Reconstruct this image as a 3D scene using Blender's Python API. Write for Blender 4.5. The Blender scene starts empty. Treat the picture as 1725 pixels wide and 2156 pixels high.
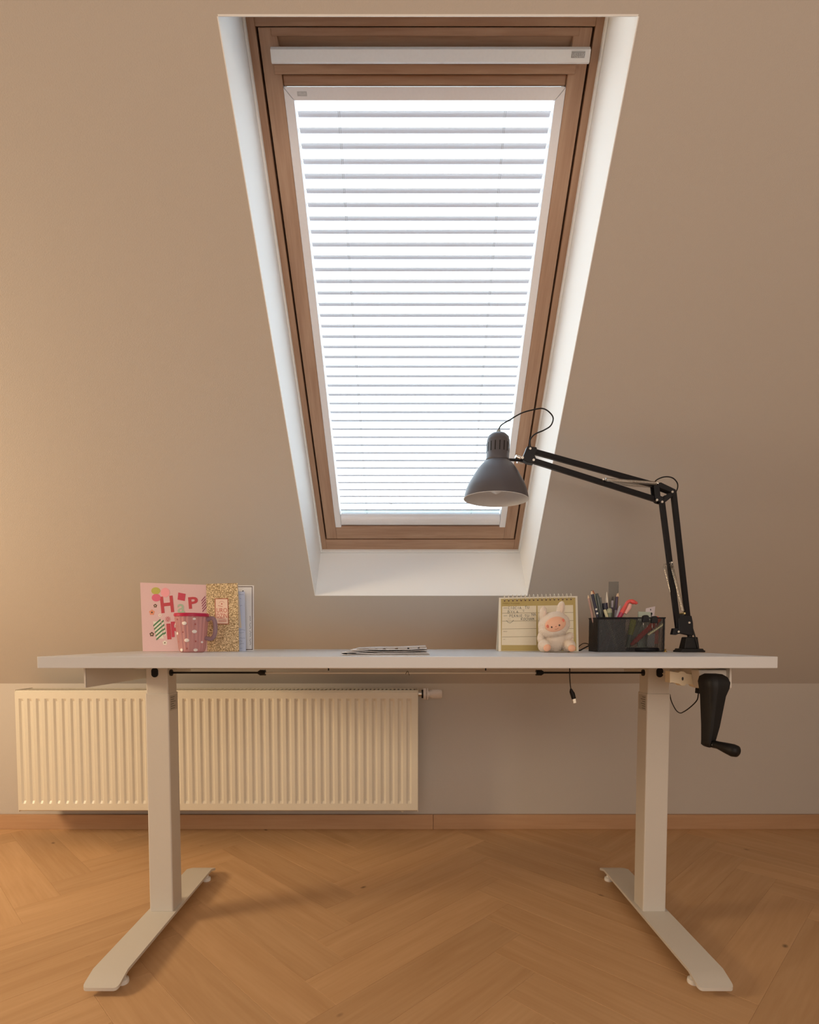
import bpy, bmesh, math, random
from mathutils import Vector, Matrix, Euler
R = math.radians
random.seed(7)
C = bpy.context.scene.collection

# ------------------------------------------------------------------ camera
F = 1170.0; HC = 0.775; CX = 856.0; HOR = 1340.0
AL = math.atan(F / 25000.0); CY = HOR + F * math.tan(AL)
sa, ca = math.sin(AL), math.cos(AL)
cd = bpy.data.cameras.new('camera'); cam = bpy.data.objects.new('camera', cd); C.objects.link(cam)
cam.location = (0, 0, HC); cam.rotation_euler = (R(90) - AL, 0, 0)
cd.sensor_fit = 'HORIZONTAL'; cd.sensor_width = 36; cd.lens = 36 * F / 1725
cd.shift_x = (862.5 - CX) / 1725; cd.shift_y = (CY - 1078) / 1725
cd.clip_start = 0.05; cd.clip_end = 200
bpy.context.scene.camera = cam

# ------------------------------------------------------------------ sky
w = bpy.data.worlds.new('sky'); bpy.context.scene.world = w; w.use_nodes = True
nt = w.node_tree; nt.nodes.clear()
wo = nt.nodes.new('ShaderNodeOutputWorld'); bg = nt.nodes.new('ShaderNodeBackground')
tc = nt.nodes.new('ShaderNodeTexCoord'); sp = nt.nodes.new('ShaderNodeSeparateXYZ'); cr = nt.nodes.new('ShaderNodeValToRGB')
nt.links.new(tc.outputs['Generated'], sp.inputs[0]); nt.links.new(sp.outputs['Z'], cr.inputs[0])
cr.color_ramp.elements[0].position = 0.0; cr.color_ramp.elements[0].color = (0.50, 0.54, 0.55, 1)
cr.color_ramp.elements[1].position = 0.9; cr.color_ramp.elements[1].color = (0.36, 0.47, 0.56, 1)
nt.links.new(cr.outputs[0], bg.inputs[0]); bg.inputs[1].default_value = 7.8
nt.links.new(bg.outputs[0], wo.inputs[0])

# ------------------------------------------------------------------ lights and exposure
def area(name, loc, target, size, power, color, sizey=None):
    l = bpy.data.lights.new(name, 'AREA'); l.energy = power; l.color = color; l.size = size
    if sizey: l.shape = 'RECTANGLE'; l.size_y = sizey
    o = bpy.data.objects.new(name, l); C.objects.link(o); o.location = loc
    o.rotation_euler = (Vector(target) - Vector(loc)).to_track_quat('-Z', 'Y').to_euler()
    return o
area('warm_lamp_light', (-2.25, 0.95, 1.15), (-0.4, 2.0, 0.8), 0.45, 22, (1.0, 0.76, 0.48))
area('room_fill_light', (0.3, -1.5, 1.15), (0.2, 2.0, 0.5), 2.6, 37, (1.0, 0.86, 0.73), 1.5)  # broad soft fill added behind the camera to brighten the room, no fixture
vs = bpy.context.scene.view_settings
vs.view_transform = 'Standard'; vs.look = 'None'; vs.gamma = 1; vs.use_curve_mapping = False; vs.exposure = 0.0

# ------------------------------------------------------------------ measuring helpers (photo pixel + known depth -> metres)
def ray(px, py):
    a = (px - CX) / F; b = -(py - CY) / F
    return (a, ca + b * sa, -sa + b * ca)
def at(px, py, y):
    r = ray(px, py); t = y / r[1]
    return Vector((r[0] * t, y, HC + r[2] * t))
def atz(px, py, z):
    r = ray(px, py); t = (z - HC) / r[2]
    return Vector((r[0] * t, r[1] * t, z))

# ------------------------------------------------------------------ materials
MATS = {}
def mat(name, col, rough=0.6, metal=0.0, bump=0.0, bscale=200, var=0.0, trans=0.0, alpha=1.0, coat=0.0, spec=0.5, sheen=0):
    if name in MATS: return MATS[name]
    m = bpy.data.materials.new(name); m.use_nodes = True; t = m.node_tree
    b = t.nodes['Principled BSDF']
    b.inputs['Base Color'].default_value = (*col, 1); b.inputs['Roughness'].default_value = rough
    b.inputs['Metallic'].default_value = metal; b.inputs['Specular IOR Level'].default_value = spec
    if trans: b.inputs['Transmission Weight'].default_value = trans
    if alpha < 1: b.inputs['Alpha'].default_value = alpha
    if coat: b.inputs['Coat Weight'].default_value = coat
    tcn = t.nodes.new('ShaderNodeTexCoord'); n = t.nodes.new('ShaderNodeTexNoise')
    n.inputs['Scale'].default_value = bscale; n.inputs['Detail'].default_value = 3
    t.links.new(tcn.outputs['Object'], n.inputs['Vector'])
    if var or not bump:
        v = var or 0.03
        mp = t.nodes.new('ShaderNodeMapRange'); mp.inputs['To Min'].default_value = 1 - v; mp.inputs['To Max'].default_value = 1 + v
        t.links.new(n.outputs['Fac'], mp.inputs['Value'])
        mx = t.nodes.new('ShaderNodeVectorMath'); mx.operation = 'SCALE'; mx.inputs[0].default_value = col
        t.links.new(mp.outputs[0], mx.inputs['Scale']); t.links.new(mx.outputs[0], b.inputs['Base Color'])
    if bump:
        bp = t.nodes.new('ShaderNodeBump'); bp.inputs['Strength'].default_value = bump; bp.inputs['Distance'].default_value = 0.002
        t.links.new(n.outputs['Fac'], bp.inputs['Height']); t.links.new(bp.outputs[0], b.inputs['Normal'])
    MATS[name] = m; return m

def wood(name, c1, c2, scale=(3, 60, 60), rough=0.5, rnd=0.0, knots=False, bump=0.15, c3=None):
    m = bpy.data.materials.new(name); m.use_nodes = True; t = m.node_tree; L = t.links.new; N = t.nodes.new
    b = t.nodes['Principled BSDF']; b.inputs['Roughness'].default_value = rough
    b.inputs['Specular IOR Level'].default_value = 0.3
    tcn = N('ShaderNodeTexCoord'); oi = N('ShaderNodeObjectInfo')
    ad = N('ShaderNodeVectorMath'); ad.operation = 'ADD'
    sc = N('ShaderNodeVectorMath'); sc.operation = 'SCALE'; sc.inputs[0].default_value = (13.1, 7.7, 3.3)
    L(oi.outputs['Random'], sc.inputs['Scale']); L(tcn.outputs['Object'], ad.inputs[0]); L(sc.outputs[0], ad.inputs[1])
    mpg = N('ShaderNodeMapping'); mpg.inputs['Scale'].default_value = scale; L(ad.outputs[0], mpg.inputs[0])
    n = N('ShaderNodeTexNoise'); n.inputs['Scale'].default_value = 1; n.inputs['Detail'].default_value = 6; n.inputs['Distortion'].default_value = 0.6
    L(mpg.outputs[0], n.inputs['Vector'])
    mp2 = N('ShaderNodeMapping'); mp2.inputs['Scale'].default_value = tuple(s * 5 if s > 10 else s * 3 for s in scale); L(ad.outputs[0], mp2.inputs[0])
    n2 = N('ShaderNodeTexNoise'); n2.inputs['Scale'].default_value = 1; n2.inputs['Detail'].default_value = 4; L(mp2.outputs[0], n2.inputs['Vector'])
    r = N('ShaderNodeValToRGB'); r.color_ramp.elements[0].position = 0.3; r.color_ramp.elements[1].position = 0.7
    r.color_ramp.elements[0].color = (*c1, 1); r.color_ramp.elements[1].color = (*c2, 1)
    mxn = N('ShaderNodeMix'); mxn.inputs[0].default_value = 0.35; L(n.outputs['Fac'], mxn.inputs[2]); L(n2.outputs['Fac'], mxn.inputs[3])
    L(mxn.outputs[0], r.inputs[0])
    out = r.outputs[0]
    if rnd:
        mr = N('ShaderNodeMapRange'); mr.inputs['To Min'].default_value = 1 - rnd; mr.inputs['To Max'].default_value = 1 + rnd
        L(oi.outputs['Random'], mr.inputs['Value'])
        s2 = N('ShaderNodeVectorMath'); s2.operation = 'SCALE'; L(out, s2.inputs[0]); L(mr.outputs[0], s2.inputs['Scale']); out = s2.outputs[0]
    if knots:
        kv = N('ShaderNodeMapping'); kv.inputs['Scale'].default_value = (4.5, 8.0, 8); L(ad.outputs[0], kv.inputs[0])
        vo = N('ShaderNodeTexVoronoi'); vo.inputs['Scale'].default_value = 1.0; L(kv.outputs[0], vo.inputs['Vector'])
        kr = N('ShaderNodeValToRGB'); kr.color_ramp.elements[0].position = 0.015; kr.color_ramp.elements[1].position = 0.06
        kr.color_ramp.elements[0].color = (1, 1, 1, 1); kr.color_ramp.elements[1].color = (0, 0, 0, 1)
        L(vo.outputs['Distance'], kr.inputs[0])
        km = N('ShaderNodeMix'); km.data_type = 'RGBA'; L(kr.outputs[0], km.inputs[0]); L(out, km.inputs[6]); km.inputs[7].default_value = (*[c * 0.42 for c in c1], 1)
        out = km.outputs[2]
    L(out, b.inputs['Base Color'])
    bp = N('ShaderNodeBump'); bp.inputs['Strength'].default_value = bump; bp.inputs['Distance'].default_value = 0.001
    L(n2.outputs['Fac'], bp.inputs['Height']); L(bp.outputs[0], b.inputs['Normal'])
    return m

PAINT = mat('wall_paint', (0.56, 0.515, 0.47), 0.9, bump=0.25, bscale=420, spec=0.2)
WHITE = mat('reveal_white', (0.90, 0.91, 0.91), 0.7, bump=0.05, bscale=300, spec=0.3)
DESKW = mat('desk_white_laminate', (0.68, 0.69, 0.71), 0.38, bump=0.05, bscale=900, spec=0.5)
METW = mat('white_powder_coat', (0.66, 0.63, 0.58), 0.5, bump=0.15, bscale=900)
RADW = mat('radiator_enamel', (0.74, 0.69, 0.58), 0.35)
PLW = mat('white_plastic', (0.90, 0.90, 0.89), 0.45)
BLK = mat('black_plastic', (0.006, 0.0055, 0.006), 0.5, bump=0.2, bscale=600, spec=0.3)
BLKM = mat('black_enamel', (0.006, 0.006, 0.009), 0.4, spec=0.3)
STEEL = mat('steel', (0.62, 0.58, 0.52), 0.3, metal=1)
GREYT = mat('grey_print', (0.42, 0.42, 0.42), 0.6)
WX = wood('pine_grain_across', (0.36, 0.21, 0.135), (0.52, 0.345, 0.235), (4, 45, 45))
WY = wood('pine_grain_along', (0.36, 0.21, 0.135), (0.52, 0.345, 0.235), (45, 4, 45))
FLOORW = wood('oak_plank', (0.52, 0.31, 0.155), (0.64, 0.41, 0.225), (2.2, 24, 24), rough=0.5, rnd=0.07, knots=True, bump=0.08)
BASEW = wood('oak_board', (0.46, 0.27, 0.15), (0.55, 0.34, 0.20), (2.2, 24, 24), rough=0.5)

def glass_mat():
    m = bpy.data.materials.new('window_glass'); m.use_nodes = True; t = m.node_tree; t.nodes.clear()
    o = t.nodes.new('ShaderNodeOutputMaterial'); tr = t.nodes.new('ShaderNodeBsdfTransparent'); gl = t.nodes.new('ShaderNodeBsdfGlossy')
    gl.inputs['Roughness'].default_value = 0.02; tr.inputs[0].default_value = (0.97, 0.99, 1.0, 1)
    fr = t.nodes.new('ShaderNodeFresnel'); ge = t.nodes.new('ShaderNodeNewGeometry'); mr = t.nodes.new('ShaderNodeMapRange')
    mr.inputs['To Min'].default_value = 1.45; mr.inputs['To Max'].default_value = 1 / 1.45; t.links.new(ge.outputs['Backfacing'], mr.inputs['Value']); t.links.new(mr.outputs[0], fr.inputs[0]); mx = t.nodes.new('ShaderNodeMixShader')
    t.links.new(fr.outputs[0], mx.inputs[0]); t.links.new(tr.outputs[0], mx.inputs[1]); t.links.new(gl.outputs[0], mx.inputs[2]); t.links.new(mx.outputs[0], o.inputs[0])
    return m
GLASS = glass_mat()
def clear_mat(name, tint, op=0.25, rough=0.2):
    m = bpy.data.materials.new(name); m.use_nodes = True; t = m.node_tree; b = t.nodes['Principled BSDF']; o = t.nodes['Material Output']
    b.inputs['Base Color'].default_value = (*tint, 1); b.inputs['Roughness'].default_value = rough
    tr = t.nodes.new('ShaderNodeBsdfTransparent'); tr.inputs[0].default_value = (*[0.5 + 0.5 * c for c in tint], 1); mx = t.nodes.new('ShaderNodeMixShader')
    mx.inputs[0].default_value = op
    t.links.new(tr.outputs[0], mx.inputs[1]); t.links.new(b.outputs[0], mx.inputs[2]); t.links.new(mx.outputs[0], o.inputs[0])
    return m
def mesh_mat(name, col, hole=0.5, scale=450):
    # woven wire: round holes punched through a thin black sheet
    m = bpy.data.materials.new(name); m.use_nodes = True; t = m.node_tree; b = t.nodes['Principled BSDF']; o = t.nodes['Material Output']; N = t.nodes.new; L = t.links.new
    b.inputs['Base Color'].default_value = (*col, 1); b.inputs['Roughness'].default_value = 0.4
    tcn = N('ShaderNodeTexCoord'); vm = N('ShaderNodeVectorMath'); vm.operation = 'SCALE'; vm.inputs['Scale'].default_value = scale
    rot = N('ShaderNodeMapping'); rot.inputs['Rotation'].default_value = (R(45), R(45), R(45)); L(tcn.outputs['Object'], rot.inputs[0]); L(rot.outputs[0], vm.inputs[0])
    vo = N('ShaderNodeTexVoronoi'); vo.inputs['Randomness'].default_value = 0.0; vo.inputs['Scale'].default_value = 1; L(vm.outputs[0], vo.inputs['Vector'])
    ls = N('ShaderNodeMath'); ls.operation = 'LESS_THAN'; ls.inputs[1].default_value = hole; L(vo.outputs['Distance'], ls.inputs[0])
    tr = N('ShaderNodeBsdfTransparent'); mx = N('ShaderNodeMixShader'); L(ls.outputs[0], mx.inputs[0]); L(b.outputs[0], mx.inputs[1]); L(tr.outputs[0], mx.inputs[2]); L(mx.outputs[0], o.inputs[0])
    return m
def glitter_mat():
    m = bpy.data.materials.new('gold_glitter'); m.use_nodes = True; t = m.node_tree; b = t.nodes['Principled BSDF']; N = t.nodes.new; L = t.links.new
    tcn = N('ShaderNodeTexCoord'); vo = N('ShaderNodeTexVoronoi'); vo.inputs['Scale'].default_value = 470; L(tcn.outputs['Object'], vo.inputs['Vector'])
    r = N('ShaderNodeValToRGB'); e = r.color_ramp.elements; e[0].position = 0.1; e[0].color = (0.30, 0.20, 0.09, 1); e[1].position = 0.9; e[1].color = (0.95, 0.78, 0.50, 1)
    e2 = r.color_ramp.elements.new(0.5); e2.color = (0.62, 0.46, 0.26, 1)
    sp = N('ShaderNodeSeparateColor'); L(vo.outputs['Color'], sp.inputs[0]); L(sp.outputs[0], r.inputs[0]); L(r.outputs[0], b.inputs['Base Color'])
    b.inputs['Metallic'].default_value = 0.35; b.inputs['Roughness'].default_value = 0.4
    bp = N('ShaderNodeBump'); bp.inputs['Strength'].default_value = 0.8; bp.inputs['Distance'].default_value = 0.001; L(sp.outputs[1], bp.inputs['Height']); L(bp.outputs[0], b.inputs['Normal'])
    return m

# ------------------------------------------------------------------ object helpers
def tag(o, label=None, cat=None, group=None, kind=None):
    if label: o['label'] = label
    if cat: o['category'] = cat
    if group: o['group'] = group
    if kind: o['kind'] = kind
    return o
def thing(name, label, cat, loc=(0, 0, 0), rot=(0, 0, 0), group=None, kind=None, parent=None):
    o = bpy.data.objects.new(name, None); C.objects.link(o); o.empty_display_size = 0.05
    o.location = loc; o.rotation_euler = rot
    if parent: o.parent = parent
    return tag(o, label, cat, group, kind)

class MB:
    def __init__(s): s.v = []; s.f = []
    def add(s, vs, fs):
        k = len(s.v); s.v += [tuple(v) for v in vs]; s.f += [tuple(i + k for i in f) for f in fs]; return s
    def box(s, a, b):
        x0, y0, z0 = (min(p, q) for p, q in zip(a, b)); x1, y1, z1 = (max(p, q) for p, q in zip(a, b))
        return s.add([(x0, y0, z0), (x1, y0, z0), (x1, y1, z0), (x0, y1, z0), (x0, y0, z1), (x1, y0, z1), (x1, y1, z1), (x0, y1, z1)],
                     [(0, 3, 2, 1), (4, 5, 6, 7), (0, 1, 5, 4), (1, 2, 6, 5), (2, 3, 7, 6), (3, 0, 4, 7)])
    def hexa(s, bot, top):
        n = len(bot)
        return s.add(list(bot) + list(top), [tuple(reversed(range(n))), tuple(range(n, 2 * n))] + [(i, (i + 1) % n, n + (i + 1) % n, n + i) for i in range(n)])
    def prism(s, poly, axis, a, b):
        # poly of 2D points, extruded along axis 'x','y','z'
        def q(p, t):
            return {'x': (t, p[0], p[1]), 'y': (p[0], t, p[1]), 'z': (p[0], p[1], t)}[axis]
        return s.hexa([q(p, a) for p in poly], [q(p, b) for p in poly])
    def tube(s, pts, r, seg=10, cap=True):
        pts = [Vector(p) for p in pts]; n = len(pts); rs = r if isinstance(r, (list, tuple)) else [r] * n
        up = None; base = len(s.v); vs = []; fs = []
        for i, p in enumerate(pts):
            d = (pts[min(i + 1, n - 1)] - pts[max(i - 1, 0)]).normalized()
            if up is None:
                up = d.orthogonal().normalized()
            else:
                up = (up - d * up.dot(d)).normalized()
            sd = d.cross(up)
            for k in range(seg):
                a = 2 * math.pi * k / seg
                vs.append(p + (up * math.cos(a) + sd * math.sin(a)) * rs[i])
        for i in range(n - 1):
            for k in range(seg):
                k2 = (k + 1) % seg
                fs.append((i * seg + k, i * seg + k2, (i + 1) * seg + k2, (i + 1) * seg + k))
        if cap:
            fs.append(tuple(reversed(range(seg)))); fs.append(tuple(range((n - 1) * seg, n * seg)))
        return s.add(vs, fs)
    def lathe(s, prof, seg=32, M=None):
        vs = []; fs = []; n = len(prof)
        for (r, z) in prof:
            for k in range(seg):
                a = 2 * math.pi * k / seg; vs.append(Vector((r * math.cos(a), r * math.sin(a), z)))
        for i in range(n - 1):
            for k in range(seg):
                k2 = (k + 1) % seg; fs.append((i * seg + k, i * seg + k2, (i + 1) * seg + k2, (i + 1) * seg + k))
        if M: vs = [M @ v for v in vs]
        return s.add(vs, fs)
    def ell(s, c, r, seg=20, rings=12, M=None):
        vs = []; fs = []
        for i in range(rings + 1):
            t = math.pi * i / rings
            for k in range(seg):
                a = 2 * math.pi * k / seg
                v = Vector((r[0] * math.sin(t) * math.cos(a), r[1] * math.sin(t) * math.sin(a), r[2] * math.cos(t)))
                if M: v = M @ v
                vs.append(v + Vector(c))
        for i in range(rings):
            for k in range(seg):
                k2 = (k + 1) % seg; fs.append((i * seg + k, (i + 1) * seg + k, (i + 1) * seg + k2, i * seg + k2))
        return s.add(vs, fs)
    def mesh(s, name, m):
        me = bpy.data.meshes.new(name); me.from_pydata(s.v, [], s.f); me.materials.append(m)
        bm = bmesh.new(); bm.from_mesh(me); bmesh.ops.remove_doubles(bm, verts=bm.verts, dist=1e-6); bmesh.ops.recalc_face_normals(bm, faces=bm.faces); bm.to_mesh(me); bm.free()
        return me
    def build(s, name, m, parent=None, smooth=None, bevel=0, seg=2, loc=None, rot=None):
        me = s.mesh(name, m)
        if smooth: me.shade_smooth(); me.set_sharp_from_angle(angle=R(smooth))
        o = bpy.data.objects.new(name, me); C.objects.link(o)
        if parent: o.parent = parent
        if loc is not None: o.location = loc
        if rot is not None: o.rotation_euler = rot
        if bevel:
            b = o.modifiers.new('bevel', 'BEVEL'); b.width = bevel; b.segments = seg; b.limit_method = 'ANGLE'; b.angle_limit = R(40); b.harden_normals = False
        return o

def text(name, body, size, m, parent, loc, rot=(0, 0, 0), ext=0.0002, align='CENTER', sx=1.0, shear=0, bold=0):
    cu = bpy.data.curves.new(name, 'FONT'); cu.body = body; cu.size = size; cu.extrude = ext; cu.align_x = align; cu.align_y = 'CENTER'; cu.shear = shear; cu.offset = bold * size
    cu.resolution_u = 3
    t = bpy.data.objects.new('t', cu); C.objects.link(t)
    me = bpy.data.meshes.new_from_object(t.evaluated_get(bpy.context.evaluated_depsgraph_get()))
    bpy.data.objects.remove(t); bpy.data.curves.remove(cu)
    me.materials.clear(); me.materials.append(m)
    o = bpy.data.objects.new(name, me); C.objects.link(o); o.parent = parent; o.location = loc; o.rotation_euler = rot; o.scale = (sx, 1, 1)
    return o

def disc(mb, cx, cy, rx, ry, z0, z1, n=16, rot=0):
    p = []
    for k in range(n):
        a = 2 * math.pi * k / n; x = rx * math.cos(a); y = ry * math.sin(a)
        p.append((cx + x * math.cos(rot) - y * math.sin(rot), cy + x * math.sin(rot) + y * math.cos(rot)))
    return mb.prism(p, 'z', z0, z1)

# =================================================================== ROOM
YW = 2.215; ZK = 0.587; TH = R(45.93); sT, cT = math.sin(TH), math.cos(TH)
XL, XR, YF = -2.4, 2.0, -1.6; ZF = 2.55
def struct(name, mb, m, **k):
    o = mb.build(name, m, **k); o['kind'] = 'structure'; return o
struct('wall_back', MB().box((XL, YW, -0.02), (XR, YW + 0.1, ZK + 0.0)), PAINT)
struct('wall_left', MB().box((XL - 0.1, YF - 0.1, -0.02), (XL, YW + 0.1, ZF)), PAINT)
struct('wall_right', MB().box((XR, YF - 0.1, -0.02), (XR + 0.1, YW + 0.1, ZF)), PAINT)
struct('wall_front', MB().box((XL, YF - 0.1, -0.02), (XR, YF, ZF)), PAINT)
# roof frame: local X across, Y up the slope, Z into the room
ROOFR = (math.pi - TH, 0, 0)
NRM = Vector((0, sT, cT)); SL = Vector((0, -cT, sT)); P0 = Vector((0, YW, ZK))
def onroof(px, py, n=0.0):
    r = Vector(ray(px, py)); p0 = P0 + NRM * n; o = Vector((0, 0, HC))
    t = NRM.dot(p0 - o) / NRM.dot(r); p = o + r * t
    return p.x, SL.dot(p - P0)
UL, UR, SB, ST = -0.3105, 0.4105, 0.4556, 1.7408      # rough opening in the plaster
SMAX = (ZF - ZK) / sT
def slab_with_hole(name, m):
    mb = MB(); o = [(XL, 0), (XR, 0), (XR, SMAX), (XL, SMAX)]; i = [(UL, SB), (UR, SB), (UR, ST), (UL, ST)]
    for z0, z1 in ((0.0, -0.014),):
        vs = [(x, y, z0) for x, y in o + i] + [(x, y, z1) for x, y in o + i]
        fs = []
        for k in range(4):
            k2 = (k + 1) % 4
            fs += [(k, k2, 4 + k2, 4 + k), (8 + k, 12 + k, 12 + k2, 8 + k2), (4 + k, 4 + k2, 12 + k2, 12 + k), (k, 8 + k, 8 + k2, k2)]
        mb.add(vs, fs)
    return mb.build(name, m, loc=P0, rot=ROOFR)
ce = slab_with_hole('ceiling', PAINT); ce['kind'] = 'structure'
ce['label'] = 'sloping plastered attic ceiling around the roof window'
YT = YW - SMAX * cT
struct('ceiling', MB().box((XL, YF, ZF), (XR, YT + 0.02, ZF + 0.1)), PAINT)

# floor: herringbone planks on a dark sub-floor
fl = struct('floor', MB().box((XL, YF, -0.03), (XR, YW, -0.0085)), mat('subfloor', (0.10, 0.06, 0.035), 0.9))
PL, PW = 0.629, 0.117; s2 = math.sqrt(2)
U = Vector((1, 1)) / s2; V = Vector((-1, 1)) / s2; O0 = Vector((-0.147, 1.135))
def clip(poly):
    for ax, lim, sg in ((0, XL, 1), (0, XR, -1), (1, YF, 1), (1, YW - 0.001, -1)):
        out = []
        for i in range(len(poly)):
            a, b = poly[i], poly[(i + 1) % len(poly)]; da = (a[ax] - lim) * sg; db = (b[ax] - lim) * sg
            if da >= 0: out.append(a)
            if da * db < 0: out.append(a + (b - a) * (da / (da - db)))
        poly = out
        if not poly: return poly
    return poly
def plank_mesh(poly, c, ang):
    # poly world 2D -> local frame of the plank, chamfered top edge
    rot = Matrix.Rotation(-ang, 2); loc = [rot @ (p - c) for p in poly]
    cen = sum(loc, Vector((0, 0))) / len(loc)
    def ins(d):
        n = len(loc); r = []
        for i in range(n):
            a, b, cc = loc[i - 1], loc[i], loc[(i + 1) % n]
            e1 = (b - a).normalized(); e2 = (cc - b).normalized()
            n1 = Vector((-e1.y, e1.x)); n2 = Vector((-e2.y, e2.x)); k = 1 + n1.dot(n2)
            r.append(b + (n1 + n2) * (d / max(k, 0.3)))
        return r
    a = ins(0.00012); t = ins(0.0007); n = len(a)
    vs = [(p.x, p.y, -0.008) for p in a] + [(p.x, p.y, -0.0004) for p in a] + [(p.x, p.y, 0.0) for p in t]
    fs = [tuple(range(2 * n, 3 * n)), tuple(reversed(range(n)))]
    for l in (0, 1):
        fs += [(l * n + i, l * n + (i + 1) % n, (l + 1) * n + (i + 1) % n, (l + 1) * n + i) for i in range(n)]
    me = bpy.data.meshes.new('plank'); me.from_pydata(vs, [], fs); me.materials.append(FLOORW); me.update(); return me
shared = None; npl = 0
for i in range(-30, 30):
    for j in range(-6, 7):
        o2 = O0 + (U + V) * (PW * i) + (U - V) * (PL * j)
        for (a, b, la, lb, ang) in ((0, 0, PL, PW, math.pi / 4), (0, PW, PW, PL, 3 * math.pi / 4)):
            p = [o2 + U * a + V * b, o2 + U * (a + la) + V * b, o2 + U * (a + la) + V * (b + lb), o2 + U * a + V * (b + lb)]
            q = clip(list(p))
            if len(q) < 3: continue
            area2 = abs(sum(q[k].x * q[(k + 1) % len(q)].y - q[(k + 1) % len(q)].x * q[k].y for k in range(len(q)))) / 2
            if area2 < 0.0006: continue
            c = sum(p, Vector((0, 0))) / 4
            full = area2 > PL * PW * 0.999
            if full and shared: me = shared
            else:
                me = plank_mesh(p if full else q, c, ang)
                if full: shared = me
            ob = bpy.data.objects.new('plank', me); C.objects.link(ob); ob.parent = fl
            ob.location = (c.x, c.y, 0); ob.rotation_euler = (0, 0, ang); npl += 1
# baseboard
bb = thing('baseboard_back', 'low oak-coloured baseboard along the knee wall', None, kind='structure')
xs = at(912, 1730, YW).x
MB().box((XL + 0.002, YW - 0.014, 0.0), (xs - 0.0006, YW - 0.0005, 0.059)).build('board', BASEW, bb, bevel=0.0015)
MB().box((xs + 0.0006, YW - 0.014, 0.0), (XR - 0.002, YW - 0.0005, 0.059)).build('board', BASEW, bb, bevel=0.0015)

# =================================================================== ROOF WINDOW  (local: x, s, -n)
win = thing('window_1', 'roof window in a pine frame with white lined reveal', None, P0, ROOFR, kind='structure')
NI = 0.205
IL, IR, IB, IT = UL + 0.003, UR - 0.003, 0.493, 1.752       # inner end of lining
LIP = 0.12
def lining(a0, a1, b0, b1, off):
    # a at plaster, b at frame; off = outward thickness vector
    return MB().hexa([(a0[0], a0[1], 0.0006), (a1[0], a1[1], 0.0006), (b1[0], b1[1], -NI), (b0[0], b0[1], -NI)],
                     [(a0[0] + off[0] * LIP, a0[1] + off[1] * LIP, 0.0006), (a1[0] + off[0] * LIP, a1[1] + off[1] * LIP, 0.0006), (b1[0] + off[0], b1[1] + off[1], -NI), (b0[0] + off[0], b0[1] + off[1], -NI)])
lining((UL, SB), (UL, ST), (IL, IB), (IL, IT), (-0.015, 0)).build('lining_panel', WHITE, win)
lining((UR, SB), (UR, ST), (IR, IB), (IR, IT), (0.015, 0)).build('lining_panel', WHITE, win)
lining((UL, SB), (UR, SB), (IL - 0.015, IB), (IR + 0.015, IB), (0, -0.015)).build('lining_panel', WHITE, win)
LIP = 0.16
lining((UL, ST), (UR, ST), (IL - 0.015, IT), (IR + 0.015, IT), (0, 0.015)).build('lining_panel', WHITE, win)
# white bead where lining meets the timber
def ring(mb, l, r, b, t, wl, wr, wb, wt, z0, z1, which='lrbt'):
    if 'l' in which: mb.box((l, b, z0), (l + wl, t, z1))
    if 'r' in which: mb.box((r - wr, b, z0), (r, t, z1))
    if 'b' in which: mb.box((l + wl, b, z0), (r - wr, b + wb, z1))
    if 't' in which: mb.box((l + wl, t - wt, z0), (r - wr, t, z1))
    return mb
bw = 0.005
for k in 'lrbt':
    ring(MB(), IL, IR, IB, IT, bw, bw, bw, 0.002, -NI + 0.012, -NI - 0.002, k).build('bead', WHITE, win, bevel=0.001)
# outer timber frame
L0, R0, B0, T0 = IL + bw, IR - bw, IB + bw, IT - 0.002
FW = 0.016
def fr(nm, l, r, b, t, ws, z0, z1, bev=0.0015):
    wl, wr, wb, wt = ws
    MB().box((l, b, z0), (l + wl, t, z1)).build(nm, WY, win, bevel=bev)
    MB().box((r - wr, b, z0), (r, t, z1)).build(nm, WY, win, bevel=bev)
    MB().box((l + wl, b, z0), (r - wr, b + wb, z1)).build(nm, WX, win, bevel=bev)
    MB().box((l + wl, t - wt, z0), (r - wr, t, z1)).build(nm, WX, win, bevel=bev)
fr('outer_frame', L0 - 0.004, R0 + 0.004, B0 - 0.004, T0 + 0.02, (FW + 0.004, FW + 0.004, 0.044, 0.033), -NI - 0.002, -0.285)
# dark rubber seal in the gap
gl, gr, gb, gt = L0 + FW - 0.006, R0 - FW + 0.006, B0 + 0.038, T0 - 0.011
ring(MB(), gl, gr, gb, gt, 0.020, 0.020, 0.012, 0.012, -0.240, -0.27).build('seal', BLK, win)
# sash
SLx, SRx, SBy, STy = gl + 0.011, gr - 0.011, gb + 0.0065, gt - 0.003
sw = 0.0365
sash = [(-0.213), ]
zs0, zs1 = -NI - 0.001, -0.262
MB().box((SLx, SBy, zs0), (SLx + sw, STy, zs1)).build('sash', WY, win, bevel=0.002)
MB().box((SRx - sw, SBy, zs0), (SRx, STy, zs1)).build('sash', WY, win, bevel=0.002)
MB().box((SLx + sw, SBy, zs0), (SRx - sw, 0.592, zs1)).build('sash', WX, win, bevel=0.002)
MB().box((SLx + sw - 0.012, 1.724, zs0 + 0.001), (SRx - sw + 0.012, STy, zs1)).build('sash', WX, win, bevel=0.002)      # top rail
MB().prism([(1.709, -NI - 0.020), (1.724, -NI - 0.006), (1.724, -0.255), (1.709, -0.255)], 'x', SLx + 0.012, SRx - 0.012).build('ledge', WX, win)
MB().box((SLx + sw - 0.014, 1.672, zs0 + 0.004), (SRx - sw + 0.014, 1.6865, zs1)).build('rail', WX, win, bevel=0.002)
MB().box((SLx + sw, 1.6545, zs0 - 0.006), (SRx - sw, 1.672, zs1)).build('rail', WX, win, bevel=0.003)
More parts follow.
